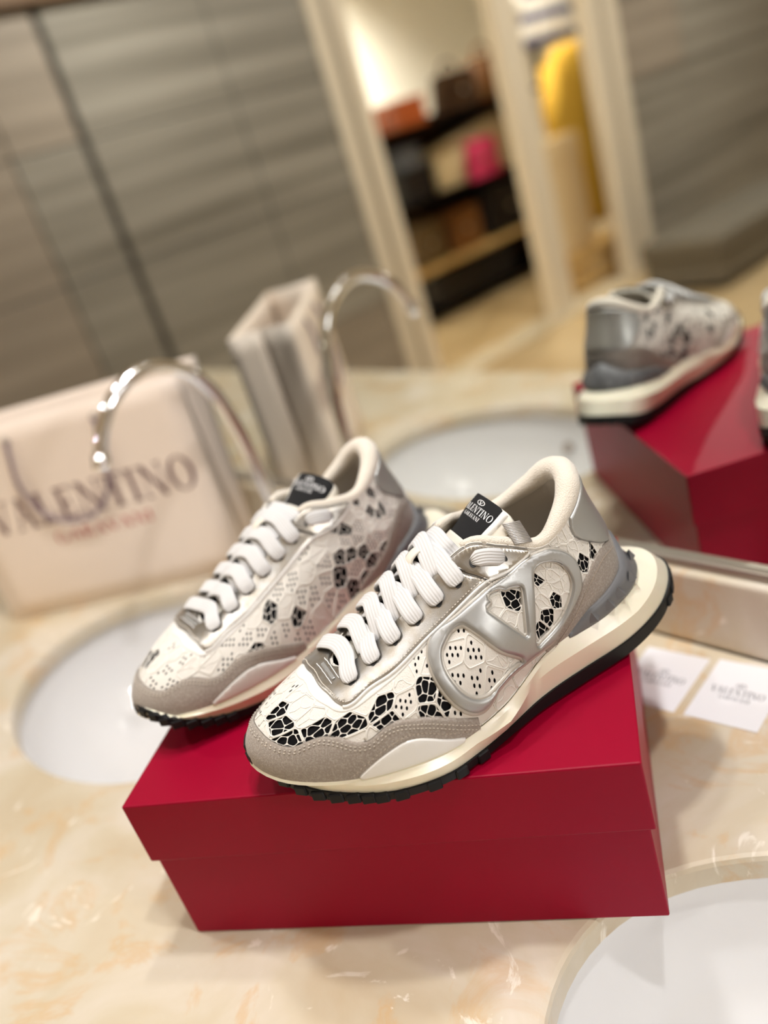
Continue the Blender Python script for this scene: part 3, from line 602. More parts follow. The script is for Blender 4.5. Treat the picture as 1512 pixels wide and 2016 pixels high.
# ------------------------------------------------------------------ two printed cards lying by the backsplash
def card(label, corner, ang, w, h, z, lines):
    e = empty('card', (corner[0], corner[1], z), ang); tag(e, label, 'card', 'cards on the counter')
    box('sheet', 0, w, 0, h, 0, .0004, M['card'], e)
    fm = lambda cx, y0: (lambda x, y: (cx+x, y0+y, .0005))
    parts = [text_data('VALENTINO', .0075, fm(w*.5, h*.46), squeeze=.70), text_data('GARAVANI', .0042, fm(w*.5, h*.375), squeeze=.8)]
    V, F_ = merge(parts); mesh('print', V, F_, M['ink_grey'], e); v, f = logo_data(.0040, fm(w*.5, h*.62)); mesh('printed_logo', v, f, M['ink_grey'], e)
card('white printed card with grey lettering, lying free at the right edge', (.1773, -.0965), math.radians(6.5), .056, .073, .0003, None)
card('white printed card tucked under the corner of the red box', (.1150, -.1035), math.radians(6), .055, .071, .0001, None)
# ------------------------------------------------------------------ patches on the sneaker surface
TS, VS = .72, .078                      # metric scale of (t, v)
def poly_metric(p): return np.asarray(p, float)*np.array([TS, VS])
def resample(p, step, closed=True):
    p = np.asarray(p, float); q = np.vstack([p, p[:1]]) if closed else p
    d = np.r_[0, np.cumsum(np.linalg.norm(np.diff(q, axis=0), axis=1))]; n = max(4, int(round(d[-1]/step)))
    x = np.linspace(0, d[-1], n, endpoint=not closed)
    return np.stack([np.interp(x, d, q[:, 0]), np.interp(x, d, q[:, 1])], 1)
def inside(pts, poly):
    x, y = pts[:, 0], pts[:, 1]; r = np.zeros(len(pts), bool); n = len(poly)
    for i in range(n):
        x0, y0 = poly[i]; x1, y1 = poly[(i+1) % n]
        if y0 == y1: continue
        c = ((y0 > y) != (y1 > y)) & (x < (x1-x0)*(y-y0)/(y1-y0)+x0); r ^= c
    return r
def seg_dist(pts, loops):
    best = np.full(len(pts), 9.0)
    for lp in loops:
        a = np.asarray(lp); b = np.roll(a, -1, 0)
        for i in range(0, len(a), 64):
            A_, B_ = a[i:i+64], b[i:i+64]; d = B_-A_; L2 = (d*d).sum(1)+1e-18
            w = pts[:, None, :]-A_[None]; u = np.clip((w*d).sum(2)/L2, 0, 1); q = w-u[..., None]*d
            best = np.minimum(best, np.sqrt((q*q).sum(2)).min(1))
    return best
def triangulate(outer, holes, step, rings=()):
    loops = [outer]+holes; P = []; E = []
    for lp in loops:
        o = len(P); P += [tuple(p) for p in lp]; E += [(o+i, o+(i+1) % len(lp)) for i in range(len(lp))]
    lo, hi = outer.min(0), outer.max(0)
    gx, gy = np.meshgrid(np.arange(lo[0], hi[0], step), np.arange(lo[1], hi[1], step*.87), indexing='xy')
    gx = gx+np.where(np.arange(gx.shape[0])[:, None] % 2, step/2, 0); g = np.stack([gx.ravel(), gy.ravel()], 1)
    extra = [g]
    for lp in loops:
        d = np.roll(lp, -1, 0)-np.roll(lp, 1, 0); nrm = np.stack([-d[:, 1], d[:, 0]], 1); nrm /= np.linalg.norm(nrm, axis=1, keepdims=True)+1e-12
        for r in rings:
            extra += [lp+nrm*r, lp-nrm*r]
    keep = []
    lim0 = min(rings)*.8 if len(rings) else step*.45
    for k, e in enumerate(extra):
        m = inside(e, outer)
        for h in holes: m &= ~inside(e, h)
        e = e[m]
        if len(e) == 0: continue
        dd = seg_dist(e, loops); e = e[dd > (max(rings)*1.25 if (k == 0 and len(rings)) else lim0)]
        keep.append(e)
    for e in keep: P += [tuple(p) for p in e]
    r = delaunay_2d_cdt([Vector(p) for p in P], E, [], 0, 1e-7)
    V = np.array([tuple(v) for v in r[0]]); T = np.array([f for f in r[2] if len(f) == 3])
    c = V[T].mean(1); m = inside(c, outer)
    for h in holes: m &= ~inside(c, h)
    return V, T[m], loops
def surf(m2, h):
    t, v = m2[:, 0]/TS, m2[:, 1]/VS
    return S(t, v)+SN(t, v)*np.asarray(h)[:, None]
def patch_data(poly, h=.0013, r=.0012, base=0.0, step=.0032, holes=(), bstep=.0016, relief=None):
    outer = resample(poly_metric(poly), bstep); hs = [resample(poly_metric(q), bstep) for q in holes]
    V, T, loops = triangulate(outer, hs, step, rings=(r*.25, r*.6, r))
    d = np.clip(seg_dist(V, loops)/r, 0, 1); hh = base-.0004+(h+.0004)*np.sqrt(1-(1-d)**2)
    if relief is not None: hh = hh+relief(V, d)
    X = surf(V, hh)
    return X, [tuple(f) for f in T]
def fix_faces(X, Fc, ref_out):
    """orient triangles along the outward reference"""
    a = X[[f[0] for f in Fc]]; b = X[[f[1] for f in Fc]]; c = X[[f[2] for f in Fc]]
    n = np.cross(b-a, c-a); s = (n*ref_out).sum(1)
    return [f if k >= 0 else f[::-1] for f, k in zip(Fc, s)]
def mirror_curve(c): return [(1-t, v) for t, v in c][::-1]
def sm(c, n=None, closed=False): return [tuple(p) for p in smooth_path(np.asarray(c, float)*[TS/VS, 1], n or len(c)*5, closed)/np.array([TS/VS, 1])]
def vline(t0, t1, v, n=40): return [(t, v) for t in np.linspace(t0, t1, n)]
def stitch_data(path, h, spacing=.0024, length=.0016, r=.00028):
    p = resample(poly_metric(path), spacing, closed=False); X = surf(p, np.full(len(p), h)); N = SN(p[:, 0]/TS, p[:, 1]/VS)
    d = np.gradient(X, axis=0); d /= np.linalg.norm(d, axis=1, keepdims=True)+1e-12; w = np.cross(N, d); parts = []
    for x, n, u, s in zip(X, N, d, w):
        v = [x-u*length/2-n*r*.6, x+u*length/2-n*r*.6, x-u*length*.3+n*r+s*r, x+u*length*.3+n*r+s*r, x+u*length*.3+n*r-s*r, x-u*length*.3+n*r-s*r]
        parts.append((np.array(v), [(2, 3, 4, 5), (0, 1, 3, 2), (1, 0, 5, 4), (0, 2, 5), (1, 4, 3)]))
    return merge(parts)
def inset_curve(c, d):
    p = poly_metric(c); g = np.gradient(p, axis=0); n = np.stack([-g[:, 1], g[:, 0]], 1); n /= np.linalg.norm(n, axis=1, keepdims=True)+1e-12
    return [tuple(q) for q in (p+n*d)/np.array([TS, VS])]
# outlines
guard_l = sm(OUT['guard']); guard_l = [p for p in guard_l if p[0] < .495]
GUARD = [(guard_l[-1][0], -.03)]+guard_l[::-1]+[(.5, .362)]+mirror_curve(guard_l[::-1])
GUARD = GUARD+[(1-guard_l[-1][0], -.03)]+vline(1-guard_l[-1][0]-.002, guard_l[-1][0]+.002, -.03, 60)
stay_l = [p for p in sm(OUT['stay']) if p[0] < .498]
edge_in = vline(.31, .69, .985, 90)
STAY = stay_l+[(.5, stay_l[-1][1])]+mirror_curve(stay_l)+[(.7029, .825), (.6896, .944)]+edge_in[::-1]+[(.3104, .944), (.2971, .825)]
white_l = [p for p in sm(OUT['stay_white']) if p[0] < .497]
STAY_WHITE = [(.2900, .69)]+white_l+[(.5, white_l[-1][1])]+mirror_curve(white_l)+[(.71, .69)]+vline(.69, .31, .90, 60)
cb = sm(OUT['collar_back'])
FACING = [(.3104, .955), (.2971, .83), (.2804, .715)]+cb[1:]+[(.214, .985)]+vline(.22, .305, .985, 30)
cn = sm(OUT['counter'])
COUNTER = [(t, v) for t, v in cn]+[(cn[-1][0], -.02)]+vline(cn[-1][0]-.004, -cn[-1][0]+.004, -.02, 60)+[(-cn[-1][0], -.02)]+[(-t, v) for t, v in cn][::-1]+vline(-.06, .06, .40, 20)
tb = sm(OUT['tab'])
TAB = [(.118, .985), (.1262, .90)]+tb+vline(.06, -.06, .40, 20)+[(-t, v) for t, v in tb][::-1]+[(-.1262, .90), (-.118, .985)]+vline(-.11, .11, .985, 40)
WING = sm(OUT['wing'])+vline(.3440, .4280, -.02, 30)
EMBLEM = sm(OUT['emblem'], 110, True); HOLES = [sm(OUT[k], 60, True) for k in ('hole_r', 'hole_l', 'hole_m')]
def grow(poly, d):
    p = poly_metric(poly); a = .5*(p[:, 0]*np.roll(p[:, 1], -1)-np.roll(p[:, 0], -1)*p[:, 1]).sum(); g = np.roll(p, -1, 0)-np.roll(p, 1, 0)
    n = np.stack([g[:, 1], -g[:, 0]], 1)*np.sign(a); n /= np.linalg.norm(n, axis=1, keepdims=True)+1e-12
    return [tuple(q) for q in (p+n*d)/np.array([TS, VS])]
# ------------------------------------------------------------------ lace net: voronoi petals, dotted cells and open cells crossed by threads
def clip(poly, p, n):
    out = []; d = (poly-p)@n
    for i in range(len(poly)):
        j = (i+1) % len(poly)
        if d[i] <= 0: out.append(poly[i])
        if (d[i] < 0 < d[j]) or (d[j] < 0 < d[i]): out.append(poly[i]+(poly[j]-poly[i])*d[i]/(d[i]-d[j]))
    return np.array(out)
def voronoi(seeds, bound):
    cells = []
    for i, s in enumerate(seeds):
        c = np.asarray(bound, float); dd = np.linalg.norm(seeds-s, axis=1)
        for j in np.argsort(dd)[1:18]:
            m = (s+seeds[j])/2; n = seeds[j]-s; c = clip(c, m, n/np.linalg.norm(n))
            if len(c) < 3: break
        cells.append(c)
    return cells
def shrink(c, d):
    """inset a convex polygon"""
    if len(c) < 3: return None
    a = .5*(c[:, 0]*np.roll(c[:, 1], -1)-np.roll(c[:, 0], -1)*c[:, 1]).sum()
    if a < 0: c = c[::-1]
    out = c.copy()
    for i in range(len(c)):
        p, q = c[i], c[(i+1) % len(c)]; e = q-p; L = np.linalg.norm(e)
        if L < 1e-7: continue
        n = np.array([e[1], -e[0]])/L
        out = clip(out, p-n*d, n)
        if len(out) < 3: return None
    return out
def chaikin(q):
    n = np.roll(q, -1, 0); return np.stack([q*.80+n*.20, q*.20+n*.80], 1).reshape(-1, 2)
def poisson(rng, lo, hi, r, n=4000):
    pts = []
    for _ in range(n):
        p = rng.uniform(lo, hi)
        if all((p[0]-q[0])**2+(p[1]-q[1])**2 > r*r for q in pts): pts.append(p)
    return np.array(pts)
def lace_layout(lateral, seed):
    rng = np.random.default_rng(seed)
    lo, hi = np.array([.05*TS, .0]), np.array([.5*TS, VS*1.0])
    bound = [(lo[0], lo[1]), (hi[0], lo[1]), (hi[0], hi[1]), (lo[0], hi[1])]
    seeds = poisson(rng, lo, hi, .0105); cells = voronoi(seeds, bound); holes = []; cords = []; veins = []
    opens = np.array(OUT['open']); dots = np.array(OUT['dots']); sc = np.array([TS, VS])
    for s, c in zip(seeds, cells):
        if len(c) < 3: continue
        kind = 'petal'
        if lateral:
            if (np.linalg.norm(opens[:, :2]*sc-s, axis=1) < opens[:, 2]*1.0).any(): kind = 'open'
            elif (np.linalg.norm(dots[:, :2]*sc-s, axis=1) < dots[:, 2]*1.15).any(): kind = 'dots'
        else:
            u = s[0]/TS; x = rng.random()
            if u < .27: kind = 'open' if x < .36 else ('dots' if x < .55 else 'petal')
            else: kind = 'open' if x < .07 else ('dots' if x < .62 else 'petal')
        if kind == 'open':
            b = shrink(c, .00045)
            if b is None: continue
            l2, h2 = b.min(0), b.max(0); sub = poisson(rng, l2, h2, .0046, 300)
            for q in voronoi(sub, b):
                q = shrink(q, .00022) if len(q) > 2 else None
                if q is not None and len(q) > 2: holes.append(chaikin(q))
        elif kind == 'dots':
            b = shrink(c, .0011)
            if b is None: continue
            p = .0037; l2, h2 = b.min(0), b.max(0)
            for i, x in enumerate(np.arange(l2[0], h2[0], p*.866)):
                for y in np.arange(l2[1]+(p*.5 if i % 2 else 0), h2[1], p):
                    k = np.array([(x+.00085*math.cos(a), y+.00115*math.sin(a)) for a in np.arange(6)*math.pi/3+rng.uniform(0, .6)])
                    if inside(k, b).all(): holes.append(k)
        if kind == 'petal':                                   # veins of the petal
            mid_ = c.mean(0)
            for k in range(0, len(c), 2):
                e = mid_+(c[k]-mid_)*.8; n_ = np.array([-(e-mid_)[1], (e-mid_)[0]])*rng.uniform(-.25, .25)
                veins.append(smooth_path(np.array([(*mid_, 0), (*((mid_+e)/2+n_), 0), (*e, 0)]), 8)[:, :2])
        if kind != 'dots' or rng.random() < .5:
            b = shrink(c, .00035)
            if b is not None: cords.append(b)
    return bound, holes, cords, veins
COVERS = None
def covered(pts, side):
    """points (metric, lateral frame) hidden under other pieces"""
    m = np.zeros(len(pts), bool)
    for poly in (GUARD, STAY_WHITE, FACING, COUNTER, TAB)+((EMBLEM,) if side > 0 else ()):
        q = poly_metric(poly)
        if poly is EMBLEM:
            k = inside(pts, poly_metric(grow(EMBLEM, .0015)))
            for h in HOLES: k &= ~inside(pts, poly_metric(h))
            m |= k
        else: m |= inside(pts, q)
    return m
def lace_mesh(lateral):
    bound, holes, cords, veins = lace_layout(lateral, 11 if lateral else 5)
    side = 1 if lateral else -1
    keep = []
    for h in holes:
        if not covered(h, side).all(): keep.append(h)
    outer = resample(np.array(bound), .004)
    # snap holes apart: they never overlap by construction
    P = [tuple(p) for p in outer]; E = [(i, (i+1) % len(outer)) for i in range(len(outer))]
    for h in keep:
        o = len(P); P += [tuple(p) for p in h]; E += [(o+i, o+(i+1) % len(h)) for i in range(len(h))]
    lo, hi = outer.min(0), outer.max(0); st = .0042
    gx, gy = np.meshgrid(np.arange(lo[0]+st/2, hi[0], st), np.arange(lo[1]+st/2, hi[1], st)); P += list(zip(gx.ravel(), gy.ravel()))
    r = delaunay_2d_cdt([Vector(p) for p in P], E, [], 0, 1e-8)
    V = np.array([tuple(v) for v in r[0]]); T = np.array([f for f in r[2] if len(f) == 3]); c = V[T].mean(1)
    cell = .006; grid = {}
    for k, h in enumerate(keep):
        a, b = h.min(0), h.max(0)
        for i in range(int(a[0]//cell), int(b[0]//cell)+1):
            for j in range(int(a[1]//cell), int(b[1]//cell)+1): grid.setdefault((i, j), []).append(k)
    ok = np.ones(len(T), bool)
    buckets = {}
    for i, q in enumerate(c): buckets.setdefault((int(q[0]//cell), int(q[1]//cell)), []).append(i)
    for key, idx in buckets.items():
        idx = np.array(idx)
        for k in grid.get(key, []): ok[idx] &= ~inside(c[idx], keep[k])
    T = T[ok]
    def flip(m2): return m2 if lateral else np.stack([TS-m2[:, 0], m2[:, 1]], 1)
    X = surf(flip(V), np.full(len(V), .0007))
    parts = []
    for q in cords:
        q = resample(q, .0012)
        if len(q) < 6: continue
        q = (np.roll(q, 1, 0)+q*2+np.roll(q, -1, 0))/4
        cv = covered(q, side)
        if cv.all(): continue
        if not cv.any(): runs = [(q, True)]
        else:
            k0 = int(np.argmax(cv)); qq = np.roll(q, -k0, 0); cc = np.roll(cv, -k0); runs = []; cur = []
            for pt, b_ in zip(qq, cc):
                if b_:
                    if len(cur) > 3: runs.append((np.array(cur), False))
                    cur = []
                else: cur.append(pt)
            if len(cur) > 3: runs.append((np.array(cur), False))
        for rq, closed in runs:
            m2 = flip(rq); parts.append(tube_data(surf(m2, np.full(len(rq), .0009)), .00036, 5, closed, up=SN(m2[:, 0]/TS, m2[:, 1]/VS)))
    for q in veins:
        if covered(q, side).any(): continue
        m2 = flip(q); parts.append(tube_data(surf(m2, np.full(len(q), .0008)), .00026, 5, False, up=SN(m2[:, 0]/TS, m2[:, 1]/VS)))
    return (X, [tuple(f) for f in T]), merge(parts)
# ------------------------------------------------------------------ tongue
TONGUE_KEYS = np.array([(.235, .0635), (.2, .081), (.171, .0955), (.1444, .1075), (.133, .1145), (.1205, .1215)])
def tongue_pt(a, b, h=0.0):
    """a 0 (toe end) .. 1 (top edge), b -1 (inner side) .. 1 (outer side), h height above the face"""
    c = smooth_path(np.c_[TONGUE_KEYS, np.zeros(6)], 81); x = np.clip(np.asarray(a, float), 0, 1)*80; i = np.minimum(x.astype(int), 79); u = (x-i)[..., None]
    p = c[i]*(1-u)+c[i+1]*u; d = c[i+1]-c[i]; d /= np.linalg.norm(d, axis=-1, keepdims=True)
    n = np.stack([d[..., 1], -d[..., 0]], -1); n = np.where(n[..., 1:2] < 0, -n, n)
    w = .0195+.0065*np.clip((np.asarray(a)-.45)/.4, 0, 1); y = np.asarray(b)*w; dr = -.0045*np.asarray(b)**2-.004*np.abs(np.asarray(b))**6
    hh = (np.asarray(h)+dr)[..., None]
    xz = p[..., :2]+n*hh
    return np.stack([xz[..., 0], y, xz[..., 1]], -1)
def grid_faces(na, nb, o=0, flip=False):
    F_ = []
    for i in range(na-1):
        for j in range(nb-1):
            q = (o+i*nb+j, o+i*nb+j+1, o+(i+1)*nb+j+1, o+(i+1)*nb+j); F_.append(q[::-1] if flip else q)
    return F_
def slab_data(fn, a0, a1, b0, b1, h0, h1, na, nb, rad=None):
    """closed slab between two heights of a mapped surface; corners rounded when rad (in a, b units) is set"""
    A_, B_ = np.meshgrid(np.linspace(a0, a1, na), np.linspace(b0, b1, nb), indexing='ij')
    if rad:
        ra, rb = rad; ea = np.clip((A_-(a1-ra))/ra, 0, 1); k = 1-np.sqrt(np.clip(1-ea**2, 0, 1)); mid = (b0+b1)/2
        B_ = mid+(B_-mid)*(1-k*rb/((b1-b0)/2))
    X = np.vstack([fn(A_, B_, np.full_like(A_, h1)).reshape(-1, 3), fn(A_, B_, np.full_like(A_, h0)).reshape(-1, 3)]); n = na*nb
    Fc = grid_faces(na, nb)+grid_faces(na, nb, n, True)
    rim = [i*nb for i in range(na)]+[(na-1)*nb+j for j in range(1, nb)]+[i*nb+nb-1 for i in range(na-2, -1, -1)]+[j for j in range(nb-2, 0, -1)]
    for i in range(len(rim)): a, b = rim[i], rim[(i+1) % len(rim)]; Fc.append((a, b, b+n, a+n))
    return X, Fc
# ------------------------------------------------------------------ sole
GROUND = hermite_loop([
 (0,.010,-.006,.016),(.05,.018,.014,.013),(.09,.036,.028,.006),(.14,.066,.038,.001),(.20,.105,.044,0),(.25,.140,.050,0),(.29,.163,.057,0),(.33,.188,.065,0),
 (.37,.212,.0695,0),(.41,.240,.064,0),(.44,.262,.055,.003),(.465,.285,.042,.009),(.485,.301,.025,.018),(.5,.311,.006,.025),(.515,.309,-.012,.025),
 (.535,.300,-.027,.018),(.56,.278,-.037,.008),(.60,.245,-.045,.001),(.65,.210,-.048,0),(.70,.170,-.045,0),(.75,.135,-.042,0),(.80,.105,-.042,0),
 (.86,.070,-.042,.001),(.91,.040,-.040,.006),(.955,.020,-.027,.013)])
def outward(fn, t):
    e = 2e-3; d = fn(t+e)-fn(t-e); o = np.stack([-d[..., 1], d[..., 0], 0*d[..., 0]], -1); return o/(np.linalg.norm(o, axis=-1, keepdims=True)+1e-12)
def smoothstep(x): x = np.clip(x, 0, 1); return x*x*(3-2*x)
SOLE_T = np.linspace(0, 1, 150, endpoint=False)
def sole_levels():
    t = SOLE_T; G = GROUND(t); B = FEATHER(t); og = outward(GROUND, t); ob = outward(FEATHER, t); up = np.array([0, 0, 1.])
    th = .0070+.003*np.exp(-((t-.5)/.05)**2)+.0042*smoothstep((.31-np.minimum(t, 1-t))/.10)
    wave = np.interp(t, [0, .06, .12, .2, .26, .30, .335, .39, .44, .5, .56, .62, .7, .78, .86, .94, 1], [.001, .002, .0045, .002, .0005, .0055, .001, .0025, .0005, .0, .001, .003, .001, .003, .0045, .002, .001])[:, None]
    g0 = G-og*.006; g1 = G+up*.0015; g2 = G+up*th[:, None]+og*.0008
    m0 = g2-og*.0014; gap = (B-m0)
    m1 = m0+gap*np.array([.06, .06, .12])+og*(wave*.4)
    m2 = m0+gap*np.array([.30, .30, .58])+ob*(.0015+wave)
    m3 = B+ob*.0028-up*.0025; m4 = B+ob*.0016-up*.0002; m5 = B-ob*.004-up*.002
    return dict(out=[G*[1, 1, 1]-og*.018, g0, g1, g2, m0-og*.004], mid=[m0-og*.004+up*.0005, m0, m1, m2, m3, m4, m5])
def loft_loops(loops, cap_first=True, cap_last=True):
    n = len(loops[0]); V = np.vstack(loops); Fc = []
    for i in range(len(loops)-1):
        for k in range(n):
            l = (k+1) % n; Fc.append((i*n+k, i*n+l, (i+1)*n+l, (i+1)*n+k))
    h = n//2
    def cap(o, rev):
        # strips between matching points of the two sides
        for k in range(h-1):
            a, b, c, d = o+k, o+k+1, o+(n-k-1) % n, o+(n-k) % n
            q = (a, b, c, d) if len({a, b, c, d}) == 4 else (a, b, c); Fc.append(q[::-1] if rev else q)
    if cap_first: cap(0, True)
    if cap_last: cap((len(loops)-1)*n, False)
    return V, Fc
LEVELS = sole_levels()
def ribbon_data(pts, ups, half, thick, ribs=7, taper=None):
    """flat woven lace: oval section with lengthwise ribs on both faces"""
    p, d = frames(pts); n = len(p); u = np.asarray(ups, float); u = u-d*(u*d).sum(1, keepdims=True); u /= np.linalg.norm(u, axis=1, keepdims=True)+1e-12
    w = np.cross(d, u); m = ribs*4+1; prof = []
    for k in range(m):
        x = -1+2*k/(m-1); e = math.sqrt(max(0, 1-abs(x)**5)); prof.append((x, e*(1+.16*math.cos(ribs*math.pi*x))))
    prof = prof+[(x, -y) for x, y in prof[-2:0:-1]]
    tp = np.ones(n) if taper is None else taper
    V = np.stack([p+w*(x*half*tp)[:, None]+u*(y*thick) for x, y in prof], 1).reshape(-1, 3); k_ = len(prof); Fc = []
    for i in range(n-1):
        for k in range(k_):
            l = (k+1) % k_; Fc.append((i*k_+k, i*k_+l, (i+1)*k_+l, (i+1)*k_+k))
    Fc.append(tuple(range(k_-1, -1, -1))); Fc.append(tuple((n-1)*k_+k for k in range(k_)))
    return V, Fc
SHOE_CACHE = {}
def make_sneaker(label, loc, rz, right=False):
    root = empty('sneaker', loc, rz); tag(root, label, 'shoe', 'pair of lace sneakers on the red box')
    fl_ = -1.0 if right else 1.0
    def sp(name, data, mat, parent=None, smooth=True, kind=None, lab=None):
        X, Fc = data; X = np.asarray(X, float)*[1, fl_, 1]
        if right: Fc = [f[::-1] for f in Fc]
        o = mesh(name, X, Fc, M[mat], parent or root, smooth)
        if kind: o['kind'] = kind
        if lab: o['label'] = lab
        return o
    def on(poly, key, **kw):
        if key not in SHOE_CACHE:
            X, Fc = patch_data(poly, **kw); cen = X[[f[0] for f in Fc]]; ref = cen-np.stack([np.clip(cen[:, 0], .08, .26), 0*cen[:, 0], np.full(len(cen), .035)], 1)
            SHOE_CACHE[key] = (X, fix_faces(X, Fc, ref))
        return SHOE_CACHE[key]
    # sole
    for o_ in (sp('outsole', loft_loops(LEVELS['out']), 'outsole'), sp('midsole', loft_loops(LEVELS['mid']), 'midsole')): o_.data.set_sharp_from_angle(angle=math.radians(16))
    lug = bpy.data.meshes.get('tread_lug_mesh')
    if lug is None:
        bm = bmesh.new(); bm_box(bm, -.0042, .0042, -.0028, .0012, -.0035, .0035, .0008, 1); lug = bpy.data.meshes.new('tread_lug_mesh'); bm.to_mesh(lug); bm.free(); lug.materials.append(M['outsole'])
    for t in np.r_[np.linspace(.425, .575, 17), np.linspace(-.07, .07, 9), np.linspace(.33, .41, 4)]:
        p = GROUND(np.array([t]))[0]; o = outward(GROUND, np.array([t]))[0]; toe_ = math.exp(-((t-.5)/.07)**2)+math.exp(-((t)/.06)**2)
        l = bpy.data.objects.new('tread_lug', lug); link(l, root); q = p+o*.0006+np.array([0, 0, .0036+.0012*toe_]); l.location = (q[0], q[1]*fl_, q[2])
        l.rotation_euler = (0, 0, math.atan2(o[1]*fl_, o[0])-math.pi/2)
        l.scale = (1, 1, .95)
    # under layer and lace
    n1, n2 = 150, 22
    tt, vv = np.meshgrid(np.linspace(0, 1, n1, endpoint=False), np.linspace(-.05, .985, n2), indexing='ij'); X = (S(tt, vv)-SN(tt, vv)*.0005).reshape(-1, 3)
    Fc = [(i*n2+j, i*n2+j+1, ((i+1) % n1)*n2+j+1, ((i+1) % n1)*n2+j) for i in range(n1) for j in range(n2-1)]
    sp('underlay', (X, [f[::-1] for f in Fc]), 'backing')
    for lat in (True, False):
        if ('lace', lat) not in SHOE_CACHE:
            (X, Fc), cords = lace_mesh(lat); cen = X[[f[0] for f in Fc]]; ref = cen-np.stack([np.clip(cen[:, 0], .08, .26), 0*cen[:, 0], np.full(len(cen), .035)], 1)
            SHOE_CACHE[('lace', lat)] = ((X, fix_faces(X, Fc, ref)), cords)
        a, b = SHOE_CACHE[('lace', lat)]
        q = sp('lace_panel', a, 'lace', lab='white floral lace with dotted and open net cells'); sp('lace_cord', b, 'cord', q, kind='stuff')
    # suede, leather and silver pieces
    q = sp('toe_guard', on(GUARD, 'guard', h=.0019, r=.0016), 'suede', lab='taupe suede toe guard with wavy edge')
    g2 = [p for p in guard_l]; full = g2[::-1]+mirror_curve(g2[::-1])
    s1 = inset_curve(full, -.0028); s2 = inset_curve(full, -.0046)
    sp('stitching', merge([stitch_data(s1, .0021), stitch_data(s2, .0021)]), 'thread', q, False, 'stuff')
    for mir in (False, True):
        w_ = WING if not mir else [(1-t, v) for t, v in WING]
        q = sp('side_wing', on(w_, ('wing', mir), h=.0030, r=.0012), 'white_leather', lab='white leather wing above the sole')
        c_ = inset_curve(sm(OUT['wing']), -.0024); c_ = c_ if not mir else [(1-t, v) for t, v in c_]
        sp('stitching', stitch_data(c_, .0032), 'thread_dark', q, False, 'stuff')
    q = sp('heel_counter', on(grow(COUNTER, .0035), 'counter', h=.0018, r=.0014), 'suede', lab='taupe suede heel counter')
    for sg in (1, -1):
        c_ = [(t*sg, v) for t, v in inset_curve(cn, -.003 if True else 0)]; sp('stitching', stitch_data(c_, .002), 'thread_dark', q, False, 'stuff')
    sp('heel_tab', on(TAB, 'tab', h=.0026, r=.0016), 'silver_smooth', lab='silver leather heel tab')
    sp('lace_stay_base', on(STAY_WHITE, 'stay_white', h=.0014, r=.0010), 'white_leather', lab='white leather edge under the silver lace stay')
    q = sp('lace_stay', on(STAY, 'stay', h=.0026, r=.0011, base=0), 'silver', lab='silver leather lace stay')
    st_full = stay_l+mirror_curve(stay_l); sp('stitching', stitch_data(inset_curve(st_full, .0024), .0028, .0021, .0014), 'thread', q, False, 'stuff')
    eb = OUT['embbar']; sp('embossed_bar', on(eb, 'embbar', h=.0036, r=.0009, step=.002), 'silver_smooth', q)
    for e_ in OUT['embst']: sp('stitching', stitch_data(e_, .0030, .0019, .0013), 'label_white', q, False, 'stuff')
    pip = [(t, v) for t, v in sm(OUT['stay'])][:34]
    for mir in (False, True):
        pp = poly_metric(pip if not mir else [(1-t, v) for t, v in pip]); sp('piping', tube_data(surf(pp, np.full(len(pp), .0018)), .0010, 7, up=SN(pp[:, 0]/TS, pp[:, 1]/VS)), 'white_leather')
        f_ = FACING if not mir else [(1-t, v) for t, v in FACING]
        q = sp('collar_facing', on(f_, ('facing', mir), h=.0033, r=.0012), 'silver', lab='silver leather collar facing')
        e1 = inset_curve(cb, .002); e2 = inset_curve([(.3104, .955), (.2971, .83), (.2804, .715)], .0016)
        e1, e2 = ([(t if not mir else 1-t, v) for t, v in e] for e in (e1, e2)); sp('stitching', merge([stitch_data(e1, .0035, .0021, .0014), stitch_data(e2, .0035, .0021, .0014)]), 'thread', q, False, 'stuff')
        pp = poly_metric([(t if not mir else 1-t, v) for t, v in cb]); sp('piping', tube_data(surf(pp, np.full(len(pp), .0022)), .0011, 7, up=SN(pp[:, 0]/TS, pp[:, 1]/VS)), 'white_leather')
    # emblem on the outer side
    e_ = empty('emblem'); e_.parent = root; bpy.data.objects.remove(e_)
    q = sp('emblem', on(EMBLEM, 'emblem', h=.0038, r=.0021, step=.003, holes=HOLES, bstep=.0018), 'silver_smooth', lab='raised silver V in a ring')
    sp('emblem_rim', on(grow(EMBLEM, .0013), 'emblem_rim', h=.0022, r=.0010, holes=[grow(h, -.0011) for h in HOLES], bstep=.0018), 'plastic_clear', q)
    # heel clip with studs
    tc = np.linspace(-.205, .205, 60); k = 1-(np.abs(tc)/.205)**4; vu = np.interp(np.abs(tc), [0, .03, .06, .10, .16, .195, .205], [.24, .17, .12, .115, .105, .03, .005])
    Bt = FEATHER(tc); ob = outward(FEATHER, tc); up = np.array([0, 0, 1.])
    top_in = S(tc, vu)+SN(tc, vu)*.0006; top_out = S(tc, vu)+SN(tc, vu)*(.0022+.0030*k)[:, None]; mid = S(tc, vu*.3)+SN(tc, vu*.3)*(.0030+.0012*k+.0050*np.exp(-(tc/.065)**2))[:, None]
    fla = .0030+.0022*k+.0110*np.exp(-(tc/.065)**2); low_out = Bt+ob*fla[:, None]+up*(-.0010-.0015*k)[:, None]; low_out2 = Bt+ob*(fla-.0008)[:, None]-up*(.0025+.0030*k)[:, None]; low_in = Bt-ob*.001-up*.003
    rows = np.stack([top_in, top_out, mid, low_out, low_out2, low_in], 1); nn = 6
